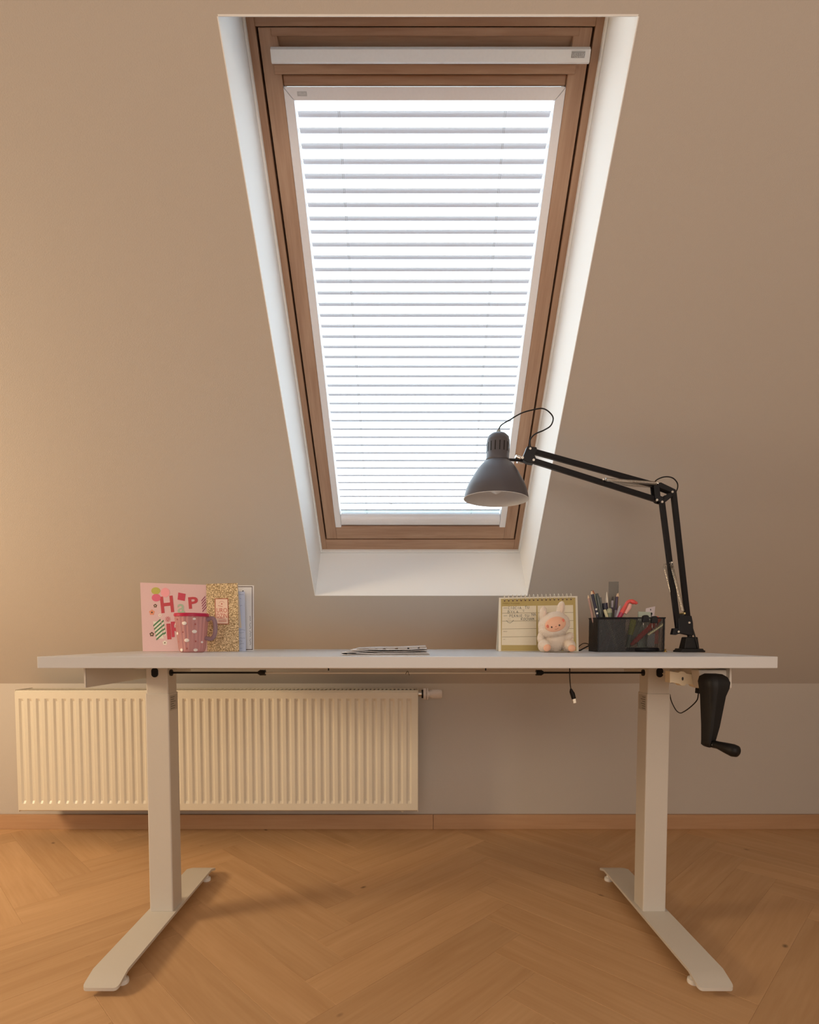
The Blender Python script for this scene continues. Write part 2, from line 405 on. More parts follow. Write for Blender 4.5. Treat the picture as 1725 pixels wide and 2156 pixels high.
# white ventilation flap bar
vl = onroof(571, 111, NI - 0.01)[0]; vr = onroof(1242, 111, NI - 0.01)[0]; vl += 0.0125; vr += 0.0125
vb = MB().prism([(1.6865, -0.188), (1.689, -0.184), (1.706, -0.188), (1.710, -0.198), (1.710, -0.250), (1.6865, -0.250)], 'x', vl, vr).build('ventilation_bar', PLW, win, smooth=50)
text('lettering', 'VELUX', 0.0085, mat('logo_white', (0.75, 0.75, 0.75), 0.5), vb, (vr - 0.0245, 1.698, -0.1846), ext=0.0004)
MB().box((vr - 0.038, 1.6925, -0.1858), (vr - 0.011, 1.7035, -0.1853)).build('logo_plate', GREYT, vb)
# glass
gw = MB().box((SLx + sw - 0.01, 0.585, -0.246), (SRx - sw + 0.01, 1.66, -0.250)).build('pane', GLASS, win)
# small printed ticks on the pane edge
tk = MB()
u0, s0 = onroof(822, 1062, 0.245); _, s1 = onroof(822, 1026, 0.245)
for k in range(4):
    s = s0 + (s1 - s0) * k / 3; tk.box((u0 + 0.002, s, -0.2455), (u0 + 0.009, s + 0.0015, -0.2458))
tk.box((u0 - 0.001, s0 - 0.006, -0.2455), (u0, s1 + 0.002, -0.2458))
tk.build('printed_mark', GREYT, win)
# exterior flashing edge so the opening is closed from outside
ring(MB(), UL - 0.10, UR + 0.10, SB - 0.05, ST + 0.12, 0.13, 0.13, 0.12, 0.12, -0.2855, -0.30).build('outer_cover', mat('outer_cover_grey', (0.2, 0.2, 0.21), 0.6), win)

# venetian blind on the sash
bl = thing('venetian_blind', 'white venetian blind with open slats in the roof window', 'blind', P0, ROOFR)
bL, bR = SLx + sw, SRx - sw
BF = mat('blind_frame_white', (0.87, 0.86, 0.88), 0.45)
pL, pR = bL + 0.020, bR - 0.020
for nm, poly in (('side_rail', [(bL, 0.5885), (bL + 0.020, 0.5885), (bL + 0.020, 1.6335), (bL, 1.6535)]),
                 ('side_rail', [(bR, 0.5885), (bR, 1.6535), (bR - 0.020, 1.6335), (bR - 0.020, 0.5885)])):
    MB().prism(poly, 'z', -0.206, -0.232).build(nm, BF, bl, bevel=0.0015)
hd = MB().prism([(bL + 0.0004, 1.654), (pL + 0.0004, 1.634), (pR - 0.0004, 1.634), (bR - 0.0004, 1.654)], 'z', -0.206, -0.232).build('head_rail', BF, bl, bevel=0.001)
MB().box((bL + 0.028, 1.6405, -0.2058), (bL + 0.048, 1.6475, -0.2052)).build('logo_plate', mat('logo_grey_light', (0.55, 0.55, 0.56), 0.6), hd)
text('lettering', 'VELUX', 0.0055, mat('logo_white', (0.75, 0.75, 0.75)), hd, (bL + 0.038, 1.644, -0.2050), ext=0.0002)
MB().prism([(0.594, -0.214), (0.600, -0.206), (0.618, -0.206), (0.630, -0.214), (0.630, -0.236), (0.594, -0.236)], 'x', pL + 0.001, pR - 0.001).build('bottom_rail', BF, bl, smooth=60)
FROST = clear_mat('frosted_strip', (0.62, 0.80, 0.86), 0.45, 0.5)
MB().box((pL, 0.630, -0.236), (pR, 0.641, -0.2375)).build('pleated_strip', FROST, bl)
SLAT = mat('slat_white', (0.68, 0.68, 0.72), 0.45)
# slat: thin, cambered, nearly level in the room
nsl = 39; sA, sB = 1.6130, 0.6450
seg = 5; Wd = 0.0135; TK = 0.0010
slv = []; cam_h = 0.0016
for k in range(seg + 1):
    t = -1 + 2 * k / seg; slv.append((t * Wd / 2, cam_h * (1 - t * t)))
low = [(a, b - TK) for a, b in reversed(slv)]
poly = slv + low
me = MB()
x0, x1 = pL + 0.0015, pR - 0.0015
n_ = len(poly)
me.add([(x0, a, b) for a, b in poly] + [(x1, a, b) for a, b in poly], [(i, (i + 1) % n_, n_ + (i + 1) % n_, n_ + i) for i in range(n_)] + [(k, k + 1, n_ - 2 - k, n_ - 1 - k) for k in range(seg)] + [(n_ + k, n_ + n_ - 1 - k, n_ + n_ - 2 - k, n_ + k + 1) for k in range(seg)])
slm = me.mesh('slat', SLAT); slm.shade_smooth(); slm.set_sharp_from_angle(angle=R(40))
for i in range(nsl):
    s = sA + (sB - sA) * i / (nsl - 1)
    o = bpy.data.objects.new('slat', slm); C.objects.link(o); o.parent = bl
    o.location = (0, s, -0.229); o.rotation_euler = (math.pi + TH - math.pi - math.pi + R(-1), 0, 0)
CORD = mat('cord_grey', (0.35, 0.36, 0.37), 0.8)
for (pa, pb) in (((725, 212), (765, 1085)), ((1072, 212), (988, 1085))):
    ua = onroof(*pa, 0.222)[0]; ub = onroof(*pb, 0.222)[0]; um = (ua + ub) / 2 + 0.007
    for dx, zz in ((-0.0016, -0.2205), (0.0016, -0.2215)):
        MB().tube([(um + dx, 1.636, zz), (um + dx, 0.634, zz)], 0.0004, 5).build('cord', CORD, bl)

# the opening is not perfectly square: it drifts a little to the left up the slope
SKEW = -0.0100
def skew(root):
    for o in [root] + list(root.children_recursive):
        if o.type != 'MESH': continue
        if o is not root and (o.location.y or o.location.x): o.location.x += SKEW * (o.location.y - SB); continue
        for v in o.data.vertices:
            if o is root and abs(v.co.x) > 1.5: continue
            v.co.x += SKEW * (v.co.y - SB)
skew(ce); skew(win); skew(bl)

# =================================================================== RADIATOR
yf = 2.045
rz0 = at(862, 1708, yf).z; rz1 = at(862, 1455, yf).z; rx0 = at(31, 1500, yf).x; rx1 = at(881, 1500, yf).x
rad = thing('radiator', 'cream ribbed panel radiator hanging on the knee wall behind the desk', 'radiator', (0, 0, 0))
gz0 = at(862, 1690, yf).z; gz1 = at(862, 1473, yf).z; ga = at(38, 1500, yf).x; gb_ = at(872, 1500, yf).x
ng = 46; pitch = (gb_ - ga) / ng
def panel(y, nm, sign=1):
    xsn = [rx0 + 0.002]; ds = [0]
    for i in range(ng):
        a = ga + i * pitch
        for fx, dd in ((0.10, 0), (0.30, 1), (0.52, 1), (0.72, 0)):
            xsn.append(a + fx * pitch); ds.append(dd)
    xsn.append(rx1 - 0.002); ds.append(0)
    zz = [rz0, rz0 + 0.004, gz0 - 0.004, gz0 + 0.006, gz1 - 0.006, gz1 + 0.004, rz1 - 0.004, rz1]
    zd = [0, 0, 0, 1, 1, 0, 0, 0]; ye = [0.006, 0, 0, 0, 0, 0, 0, 0.006]
    vs = []; fs = []
    for j, z in enumerate(zz):
        for x, d in zip(xsn, ds): vs.append((x, y + sign * (0.0055 * d * zd[j] + ye[j]), z))
    n = len(xsn)
    for j in range(len(zz) - 1):
        for i in range(n - 1): fs.append((j * n + i, j * n + i + 1, (j + 1) * n + i + 1, (j + 1) * n + i))
    return MB().add(vs, fs).build(nm, RADW, rad, smooth=25)
panel(yf, 'front_panel')
yb = yf + 0.10
MB().box((rx0 + 0.004, yb - 0.012, rz0 + 0.004), (rx1 - 0.004, yb, rz1 - 0.004)).build('back_panel', RADW, rad, bevel=0.002)
MB().box((rx0 + 0.02, yf + 0.022, rz0 + 0.01), (rx1 - 0.02, yf + 0.026, rz1 - 0.03)).build('convector_fins', RADW, rad)
for x in (rx0, rx1 - 0.002):
    MB().box((x, yf + 0.003, rz0 - 0.003), (x + 0.002, yb, rz1 + 0.004)).build('side_cover', RADW, rad, bevel=0.0006)
gm = MB(); gz = rz1 + 0.002
gm.box((rx0 + 0.0025, yf + 0.004, gz - 0.006), (rx1 - 0.0025, yf + 0.022, gz)); gm.box((rx0 + 0.0025, yb - 0.016, gz - 0.001), (rx1 - 0.0025, yb, gz))
x = rx0 + 0.01
while x < rx1 - 0.012:
    gm.box((x, yf + 0.021, gz - 0.003), (x + 0.0075, yb - 0.015, gz - 0.0005)); x += 0.0152
tag(gm.build('top_grille', RADW, rad), kind='stuff')
MB().box((rx0 + 0.01, yf + 0.0225, gz - 0.03), (rx1 - 0.01, yb - 0.014, gz - 0.0035)).build('inner_shade', mat('radiator_painted_shade', (0.12, 0.10, 0.08), 0.9), rad)  # dark-coloured box standing in for the shade between the grille bars
# wall brackets and valve
for xx in (rx0 + 0.2, rx1 - 0.2):
    MB().box((xx, yb, rz0 + 0.05), (xx + 0.03, YW - 0.0005, rz1 - 0.05)).build('bracket', RADW, rad)
vz = at(905, 1461, yf + 0.05).z; vy = yf + 0.05
def vx(p): return at(p, 1461, vy).x
va = MB().tube([(rx1 - 0.001, vy, vz), (vx(891), vy, vz)], 0.0105, 16).build('valve_tail', STEEL, rad, smooth=40)
MB().tube([(vx(888), vy, vz), (vx(891.5), vy, vz)], 0.016, 20).build('valve_nut', BLK, rad, smooth=40)
VC = mat('valve_white', (0.74, 0.68, 0.64), 0.4)
vh = MB().tube([(vx(891.5), vy, vz), (vx(897), vy, vz), (vx(897), vy, vz), (vx(897.6), vy, vz)], [0.022, 0.022, 0.0225, 0.0225], 24)
vh.tube([(vx(898.6), vy, vz), (vx(902), vy, vz)], 0.022, 24); vh.tube([(vx(897), vy, vz), (vx(907), vy, vz)], 0.014, 24)
vho = vh.build('valve_collar', VC, rad, smooth=40)
hp = MB().tube([(vx(906), vy, vz), (vx(909), vy, vz), (vx(929), vy, vz), (vx(931), vy, vz)], [0.0145, 0.0165, 0.0165, 0.015], 28)
for k in range(7):
    a = 2 * math.pi * k / 7 + 0.3
    c = Vector((0, math.cos(a) * 0.0158, math.sin(a) * 0.0158)); hp.tube([Vector((vx(910), vy, vz)) + c, Vector((vx(930), vy, vz)) + c], 0.0022, 6)
hp.build('thermostatic_knob', VC, rad, smooth=40)
MB().tube([(rx1 - 0.06, vy, rz0 + 0.002), (rx1 - 0.06, vy, rz0 - 0.012), (rx1 - 0.06, vy + 0.03, rz0 - 0.022), (rx1 - 0.06, YW - 0.0005, rz0 - 0.022)], 0.008, 10).build('pipe', RADW, rad, smooth=50)

# =================================================================== DESK
ZT = at(800, 1382.5, 1.2).z; ZU = at(800, 1407, 1.2).z
xl = at(78, 1390, 1.2).x; xr = at(1638.5, 1390, 1.2).x; YD0, YD1 = 1.2, 1.905
desk = thing('desk', 'white height-adjustable desk with two steel legs and black hand crank', 'desk', ((xl + xr) / 2, 1.49, 0))
DX, DY = (xl + xr) / 2, 1.49
dl = lambda p: (p[0] - DX, p[1] - DY, p[2])
class DB(MB):
    def build(s, name, m, parent=None, **k):
        if parent is desk: s.v = [dl(v) for v in s.v]
        return MB.build(s, name, m, parent, **k)
top = DB().box((xl, YD0, ZU), (xr, YD1, ZT)).build('tabletop', DESKW, desk, bevel=0.0012)
LY0, LY1 = 1.463, 1.524
def leg(xa, xb, side):
    zf = 0.034
    zj = at(330, 1460, LY0).z
    oc = DB().box((xa, LY0, zf), (xb, LY1, zj)).build('outer_column', METW, desk, bevel=0.003)
    ic = DB().box((xa + 0.0022, LY0 + 0.0022, zj - 0.02), (xb - 0.0022, LY1 - 0.0022, ZU)).build('inner_column', METW, desk, bevel=0.003)
    # foot
    xc = (xa + xb) / 2; h = 0.039
    fx0, fx1 = xc - h, xc + h
    fy0, fy1 = 1.160, 1.782
    st = []
    for d, wd in ((0, 0.78), (0.0015, 0.88), (0.004, 0.94), (0.008, 0.985), (0.014, 1.0), (0.046, 1.0)):
        st.append((fy0 + d, wd * h, 0.0205 + (0.0145 * d / 0.046)))
    st = st + [(fy0 + fy1 - y, w_, z) for y, w_, z in reversed(st)]
    fv = []; ff = []
    for y, w_, z in st:
        fv += [(xc - w_, y, z), (xc + w_, y, z), (xc + w_, y, z - 0.007), (xc - w_, y, z - 0.007)]
    for k in range(len(st) - 1):
        for e in range(4): ff.append((k * 4 + e, k * 4 + (e + 1) % 4, k * 4 + 4 + (e + 1) % 4, k * 4 + 4 + e))
    ff += [(0, 1, 2, 3), tuple(len(st) * 4 - 4 + e for e in (3, 2, 1, 0))]
    ft = DB().add(fv, ff).build('foot', METW, desk, smooth=30)
    for yy in (fy0 + 0.05, fy1 - 0.05):
        for xx in (fx0 + 0.014, fx1 - 0.014):
            MB().lathe([(0.0001, 0), (0.012, 0), (0.013, 0.003), (0.012, 0.010), (0.006, 0.012), (0.006, 0.027), (0.0001, 0.027)], 20).build('levelling_pad', PLW, ft, smooth=40, loc=dl((xx, yy, 0)))
    return oc, ic
xa = at(315, 1900, LY0).x; xb = at(364, 1900, LY0).x
ocl, icl = leg(xa, xb, -1)
xc_ = at(1354.5, 1900, LY0).x; xd_ = at(1402.5, 1900, LY0).x
ocr, icr = leg(xc_, xd_, 1)
# frame under the top
zb = ZU - 0.016
FR2 = METW
DB().box((xb - 0.01, 1.532, ZU - 0.021), (xc_ + 0.01, 1.536, ZU - 0.001)).box((xb - 0.01, 1.536, ZU - 0.021), (xc_ + 0.01, 1.57, ZU - 0.018)).build('cross_rail', FR2, desk, bevel=0.001)
DB().box((xb - 0.01, 1.42, ZU - 0.006), (xc_ + 0.01, 1.455, ZU - 0.0002)).build('cross_rail', FR2, desk, bevel=0.001)
for sgn, px in ((-1, 178), (1, 1539)):
    x0_ = at(px, 1430, 1.25).x; zlo = at(px, 1448, 1.25).z
    a, b = (x0_, x0_ + 0.003) if sgn < 0 else (x0_ - 0.003, x0_)
    m = DB().box((a, 1.25, zlo), (b, 1.86, ZU - 0.0002))
    m.box((x0_ - 0.02 if sgn > 0 else x0_, 1.25, ZU - 0.003), (x0_ if sgn > 0 else x0_ + 0.02, 1.86, ZU - 0.0002))
    m.box((x0_ - 0.001 if sgn < 0 else x0_ - 0.003, 1.2495, zlo), (x0_ + 0.003 if sgn < 0 else x0_ + 0.001, 1.252, ZU - 0.0002))
    m.build('side_rail', METW, desk, bevel=0.0006)
    lx = xa if sgn < 0 else xd_
    DB().box((min(x0_, lx), 1.475, ZU - 0.018), (max(x0_, lx), 1.515, ZU - 0.0005)).build('cross_arm', METW, desk, bevel=0.001)
# drive shaft
zs = at(450, 1416.5, 1.455).z; ys = 1.458
def sx(p): return at(p, 1417, ys).x
DB().tube([(sx(363), ys, zs), (sx(546), ys, zs)], 0.0028, 6).build('drive_shaft', BLKM, desk)
DB().tube([(sx(1142), ys, zs), (sx(1353), ys, zs)], 0.0028, 6).build('drive_shaft', BLKM, desk)
tag(DB().tube([(sx(557), ys, zs - 0.0008), (sx(1131), ys, zs - 0.0008)], 0.0024, 10).build('drive_shaft', METW, desk, smooth=60), 'white middle section of the drive shaft')
for a, b in ((543, 559), (1145, 1129)):
    DB().tube([(sx(a), ys, zs), (sx(a + (b - a) * .3), ys, zs), (sx(a + (b - a) * .9), ys, zs), (sx(b), ys, zs)], [0.0035, 0.0075, 0.0072, 0.008], 16).build('coupling', BLK, desk, smooth=40)
for a, b in ((xb + 0.0005, sx(363.5)), (sx(1352.5), xc_ - 0.0005)):
    DB().tube([(sx(359) if a < 0 else sx(1356), ys, zs), (sx(362.5) if a < 0 else sx(1353), ys, zs)], 0.0085, 20).build('shaft_flange', BLK, desk, smooth=40)
# oval black caps on the column fronts
for px in (326.5, 1389):
    c = at(px, 1416, LY0 + 0.0022); w_, h_ = 0.0085, 0.0125
    pl = []
    for k in range(24):
        a = 2 * math.pi * k / 24; pl.append((c.x + w_ * math.cos(a), c.z + (h_ - w_) * (1 if math.sin(a) > 0 else -1) + w_ * math.sin(a)))
    DB().prism(pl, 'y', LY0 - 0.002, LY0 + 0.004).build('gear_cap', BLK, desk, bevel=0.0008)
# stickers with small print on inner faces of the columns
LAB = mat('label_grey', (0.48, 0.45, 0.40), 0.6); INK = mat('ink', (0.05, 0.05, 0.05), 0.7)
for xx, s_ in ((xb, 1), (xc_, -1)):
    z0, z1 = at(357, 1496, 1.475).z, at(357, 1464, 1.475).z
    lo = DB().box((xx, 1.470, z0), (xx + s_ * 0.0004, 1.515, z1)).build('sticker', LAB, desk)
    lm = DB()
    for k in range(6):
        zz = z1 - 0.005 - k * 0.006; ww = random.uniform(0.018, 0.038)
        lm.box((xx + s_ * 0.0004, 1.474, zz), (xx + s_ * 0.0006, 1.474 + ww, zz - 0.0014))
    lm.v = [dl(v) for v in lm.v]; MB.build(lm, 'small_print', INK, lo)
# crank assembly
CY0 = 1.225
BRK = mat('cream_plastic', (0.80, 0.70, 0.52), 0.45)
def P2(px, py, y): q = at(px, py, y); return (q.x, q.z)
DB().prism([P2(1468, 1410, 1.27), P2(1538, 1410, 1.27), P2(1538, 1449, 1.27), P2(1474, 1449, 1.27)], 'y', 1.262, 1.30).build('crank_gearbox', METW, desk, bevel=0.003)
bp_ = [(1411, 1413), (1429, 1416), (1434, 1413), (1441, 1414), (1446, 1418), (1463, 1420), (1468, 1417), (1477, 1418), (1477, 1448), (1471, 1449), (1463, 1446), (1461, 1442), (1446, 1440), (1442, 1444), (1436, 1444), (1431, 1440), (1416, 1437), (1411, 1438)]
DB().prism([P2(a, b, 1.30) for a, b in bp_], 'y', 1.30, 1.325).build('crank_bracket', BRK, desk, bevel=0.001)
q = at(1437.5, 1429, 1.30); DB().prism([(q.x + 0.002 * math.cos(a * .5236), q.z + 0.0042 * math.sin(a * .5236)) for a in range(12)], 'y', 1.2985, 1.301).build('screw_hole', INK, desk)
a = at(1396, 1418, 1.35); b = at(1412, 1422, 1.33)
DB().tube([a, b], 0.002, 8).build('crank_rod', STEEL, desk, smooth=60)
ch = at(1514, 1446, CY0); ce_ = at(1505, 1573, CY0)
arm = DB()
def sect(c, wx, yd0, yd1, tt):
    return [(c.x - wx, yd1, c.z), (c.x - wx, yd0 + 0.006, c.z), (c.x - wx * 0.45, yd0, c.z), (c.x + wx, yd0 + 0.004, c.z), (c.x + wx, yd1, c.z)]
secs = []
for px0, px1, py, y0, y1 in ((1502, 1526, 1420, 1.200, 1.235), (1493, 1535, 1426, 1.194, 1.240), (1490, 1539, 1437, 1.190, 1.240), (1491, 1537, 1449, 1.190, 1.238), (1492, 1530, 1466, 1.192, 1.235), (1490, 1518, 1530, 1.195, 1.226), (1488, 1510, 1560, 1.197, 1.222), (1487, 1509, 1570, 1.198, 1.221), (1491, 1506, 1574, 1.200, 1.218)):
    A_ = at(px0, py, 1.2); B_ = at(px1, py, 1.2); wd = B_.x - A_.x
    secs.append([(A_.x, y1, A_.z), (A_.x, y0 + 0.008, A_.z), (A_.x + wd * .14, y0, A_.z), (A_.x + wd * .36, y0 - 0.001, A_.z), (A_.x + wd * .40, y0 + 0.003, A_.z), (B_.x - wd * .08, y0 + 0.004, A_.z), (B_.x, y0 + 0.011, A_.z), (B_.x, y1, A_.z)])
vs_ = [p for s_ in secs for p in s_]; fs_ = []; nn = 8
for i in range(len(secs) - 1):
    for k in range(nn): fs_.append((i * nn + k, i * nn + (k + 1) % nn, (i + 1) * nn + (k + 1) % nn, (i + 1) * nn + k))
fs_ += [tuple(range(nn)), tuple(reversed(range((len(secs) - 1) * nn, len(secs) * nn)))]
arm.add(vs_, fs_)
ck = arm.build('crank_handle', BLK, desk, smooth=50)
g0 = at(1500, 1566, 1.205); g1 = at(1513, 1569, 1.19); g2 = at(1530, 1575, 1.17); g3 = at(1544, 1580, 1.155); g4 = at(1552, 1582, 1.147); g5 = at(1556, 1583, 1.143)
gm_ = DB().tube([g0, g1, g2, g3, g4, g5], [0.0085, 0.0085, 0.0115, 0.0135, 0.012, 0.006], 20); gm_.v = [dl(v) for v in gm_.v]
MB.build(gm_, 'grip', BLK, ck, smooth=60)
sc_ = at(1500, 1568, 1.196); m_ = DB().tube([sc_, sc_ + Vector((0, -0.001, 0))], 0.002, 10); m_.v = [dl(v) for v in m_.v]; MB.build(m_, 'screw', STEEL, ck)
hb = DB().tube([(ch.x, 1.238, ch.z), (ch.x, 1.266, ch.z)], 0.015, 20); hb.build('crank_hub', METW, desk, smooth=40)

def spline(pts, n=8):
    pts = [Vector(p) for p in pts]; P = [pts[0] * 2 - pts[1]] + pts + [pts[-1] * 2 - pts[-2]]; out = []
    for i in range(1, len(P) - 2):
        for k in range(n):
            t = k / n; a, b, c, d = P[i - 1], P[i], P[i + 1], P[i + 2]
            out.append(0.5 * ((2 * b) + (c - a) * t + (2 * a - 5 * b + 4 * c - d) * t * t + (3 * b - a - 3 * c + d) * t ** 3))
    out.append(pts[-1]); return out
# cable plugged in under the crank bracket
cb = thing('charging_cable', 'black cable looping below the cream bracket beside the crank', 'cable', at(1472, 1449, 1.312))
def rel(o, pts): return [Vector(p) - Vector(o.location) for p in pts]
MB().prism([(p[0] - cb.location.x, p[1] - cb.location.z) for p in (P2(1467, 1448.5, 1.312), P2(1480, 1448.5, 1.312), P2(1479, 1461, 1.312), P2(1466, 1459.5, 1.312))], 'y', -0.006, 0.006).build('plug', BLK, cb, bevel=0.001)
MB().tube(rel(cb, spline([at(1471, 1460, 1.312), at(1468, 1474, 1.32), at(1455, 1488, 1.34), at(1441, 1498, 1.37), at(1432, 1501, 1.40), at(1423, 1494, 1.45), at(1414, 1476, 1.52), at(1411, 1462, 1.54)])), 0.0014, 8).build('cord', BLK, cb, smooth=80)
# hanging charger lead
hc = thing('usb_cable', 'short black USB cable dangling under the desk, metal plug downwards', 'cable', at(1201, 1408, 1.40))
MB().tube(rel(hc, spline([at(1200, 1405, 1.42), at(1200, 1424, 1.40), at(1201, 1440, 1.40), at(1203, 1454, 1.40)])), 0.0013, 8).build('cord', BLK, hc, smooth=80)
MB().tube(rel(hc, [at(1202.5, 1450, 1.40), at(1203.5, 1456, 1.40), at(1205.5, 1460, 1.40), at(1208.5, 1471, 1.40)]), [0.0022, 0.005, 0.006, 0.0055], 12).build('plug_body', BLK, hc, smooth=40)
MB().tube(rel(hc, [at(1208.5, 1471, 1.40), at(1210, 1480, 1.40)]), 0.0048, 4).build('plug_tip', mat('plug_metal', (0.85, 0.80, 0.68), 0.3, metal=0.6), hc)
# tiny cable ties under the edge
for px, py in ((692, 1411), (1023, 1411)):
    q = at(px, py, 1.425); DB().box((q.x - 0.0015, 1.424, q.z - 0.001), (q.x + 0.0015, 1.427, ZU - 0.0055)).build('cable_clip', BLK, desk)
q = at(859, 1417, 1.442)
DB().tube(spline([q + Vector((-0.006, 0, -0.003)), q + Vector((-0.001, -0.002, 0.005)), q + Vector((0.002, -0.003, 0.0)), q + Vector((0.004, -0.002, -0.006))], 4), 0.0007, 6).build('cable_tie', BLK, desk)

# =================================================================== DESK LAMP
lp = thing('desk_lamp', 'grey metal architect lamp with sprung black arms clamped on the desk', 'lamp', (at(1451, 1371, 1.55).x, 1.55, ZT))
LX = Vector(lp.location)
def lw(px, py, y): return at(px, py, y) - LX
SHG = mat('lamp_grey', (0.085, 0.080, 0.092), 0.40, spec=0.5); SHW = mat('lamp_inner_white', (0.75, 0.75, 0.75), 0.5)
# clamp base
kx = 1.55 / F
cl = MB(); W2 = 0.0345
cl.prism([(-W2, 0.0), (W2, 0.0), (W2, 0.005), (W2 - 0.004, 0.0055), (W2 - 0.006, 0.010), (-W2 + 0.006, 0.010), (-W2 + 0.004, 0.0055), (-W2, 0.005)], 'y', -0.022, 0.022)
cl.build('base_plate', BLK, lp, bevel=0.0015)
MB().hexa([(-0.021, -0.017, 0.0095), (0.021, -0.017, 0.0095), (0.021, 0.017, 0.0095), (-0.021, 0.017, 0.0095)], [(-0.015, -0.014, 0.042), (0.017, -0.014, 0.042), (0.017, 0.014, 0.042), (-0.015, 0.014, 0.042)]).build('clamp_socket', BLK, lp, bevel=0.002)
MB().tube([(0.002, 0, 0.04), (-0.002, 0, 0.07)], 0.0065, 14).build('pivot_pin', BLKM, lp, smooth=40)
yB = 1.55
pl_ = [(1423, 1293), (1452, 1297), (1455, 1312), (1456, 1338), (1450, 1338), (1431, 1334), (1425, 1332)]
MB().prism([((at(a, b, yB) - LX).x, (at(a, b, yB) - LX).z) for a, b in pl_], 'y', -0.013, 0.009).build('knuckle_plate', BLKM, lp, bevel=0.0015)
MB().prism([((at(a, b, yB) - LX).x, (at(a, b, yB) - LX).z) for a, b in [(1416, 1323), (1427, 1322), (1428, 1334), (1420, 1337), (1413, 1336)]], 'y', -0.010, 0.006).build('lever', BLKM, lp, bevel=0.001)
def bolt(px, py, y, r=0.003, d=0.003, m=STEEL, nm='bolt'):
    c = lw(px, py, y); return MB().tube([c, c + Vector((0, -d, 0))], r, 12).build(nm, m, lp, smooth=40)
def bar(p, q, wd, nm='arm_bar', m=BLKM, sq=True):
    p, q = Vector(p), Vector(q); d = (q - p).normalized(); sd = Vector((0, 1, 0)); up = d.cross(sd).normalized(); h = wd / 2
    f = lambda c: [c + up * h + sd * h, c - up * h + sd * h, c - up * h - sd * h, c + up * h - sd * h]
    return MB().hexa(f(p), f(q)).build(nm, m, lp, bevel=0.0012)
yE = 1.485; yH = 1.43
bw_ = 0.0125
bar(lw(1429, 1330, yB), lw(1393, 1050, yE), bw_)
bar(lw(1450, 1318, yB), lw(1418, 1035, yE), bw_)
# elbow bracket
def lpoly(pts, y, y0, y1, nm='elbow_plate', bev=0.001):
    ps = [lw(a, b, y) for a, b in pts]
    return MB().prism([(p.x, p.z) for p in ps], 'y', y - LX.y + y0, y - LX.y + y1).build(nm, BLKM, lp, bevel=bev)
for dy0, dy1 in ((-0.012, -0.009), (0.009, 0.012)):
    lpoly([(1378, 1020), (1388, 1018), (1413, 1030), (1419, 1033), (1420, 1043), (1411, 1048), (1408, 1038), (1387, 1030)], yE, dy0, dy1)
    lpoly([(1373, 1022), (1385, 1024), (1387, 1046), (1396, 1050), (1391, 1060), (1383, 1058), (1376, 1052)], yE, dy0, dy1)
    lpoly([(1392, 1050), (1403, 1041), (1410, 1040), (1414, 1046), (1398, 1059), (1392, 1058)], yE, dy0, dy1)
bolt(1383, 1053, yE - 0.012); bolt(1394, 1057, yE - 0.012); bolt(1415.5, 1036, yE - 0.012)
# upper arm
bar(lw(1385, 1053, yE), lw(1122, 970, yH), bw_)
bar(lw(1380, 1022, yE), lw(1124, 951, yH), bw_)
# springs: coiled wire
def spring(p, q, r, turns, wire=0.0008):
    p, q = Vector(p), Vector(q); d = (q - p); L = d.length; d.normalize(); a = d.orthogonal().normalized(); b = d.cross(a); pts = [p]
    N_ = turns * 6
    for i in range(N_ + 1):
        t = i / N_; an = 2 * math.pi * turns * t; pts.append(p + d * (L * (0.04 + 0.92 * t)) + (a * math.cos(an) + b * math.sin(an)) * r)
    pts.append(q); return MB().tube(pts, wire, 4).build('spring', STEEL, lp, smooth=80)
for dy in (-0.014, 0.014):
    v = Vector((0, dy, 0))
    spring(lw(1266, 1013, 1.46) + v, lw(1382, 1021, yE) + v, 0.0042, 44)
    spring(lw(1408 if dy < 0 else 1403, 1186, 1.515) + v, lw(1434 if dy < 0 else 1430, 1291, yB) + v, 0.0038, 40)
MB().tube([lw(1266, 1013, 1.46) + Vector((0, -0.017, 0)), lw(1266, 1013, 1.46) + Vector((0, 0.017, 0))], 0.0022, 8).build('spring_pin', STEEL, lp)
MB().tube([lw(1409, 1186, 1.515) + Vector((0, -0.017, 0)), lw(1409, 1186, 1.515) + Vector((0, 0.017, 0))], 0.0026, 8).build('spring_pin', STEEL, lp)
MB().tube([lw(1435, 1292, yB) + Vector((0, -0.019, 0)), lw(1435, 1292, yB) + Vector((0, 0.017, 0))], 0.0028, 8).build('spring_pin', mat('brass', (0.75, 0.62, 0.30), 0.3, metal=1), lp)
bolt(1428.5, 1330, yB - 0.013); bolt(1451, 1311, yB - 0.013)
# head joint
lpoly([(1109, 942), (1128, 944), (1130, 951), (1124, 960), (1128, 970), (1122, 978), (1110, 976), (1100, 970), (1101, 962)], yH, -0.010, 0.010, 'head_joint')
bolt(1116.5, 945, yH - 0.010, 0.003); bolt(1100, 964, yH - 0.011, 0.0035); bolt(1123.5, 969, yH - 0.010, 0.003)
NUT = mat('chrome', (0.8, 0.8, 0.8), 0.2, metal=1)
MB().tube([lw(1086, 961, 1.425), lw(1095, 965, yH - 0.002)], [0.0045, 0.006], 12).build('wing_nut', NUT, lp, smooth=50)
MB().tube([lw(1072, 968, 1.42), lw(1100, 969, yH)], 0.0035, 10).build('swivel_arm', BLKM, lp, smooth=50)
MB().tube([lw(1089, 973, 1.425), lw(1101, 975, yH)], 0.0028, 8).build('wing_nut', NUT, lp, smooth=50)
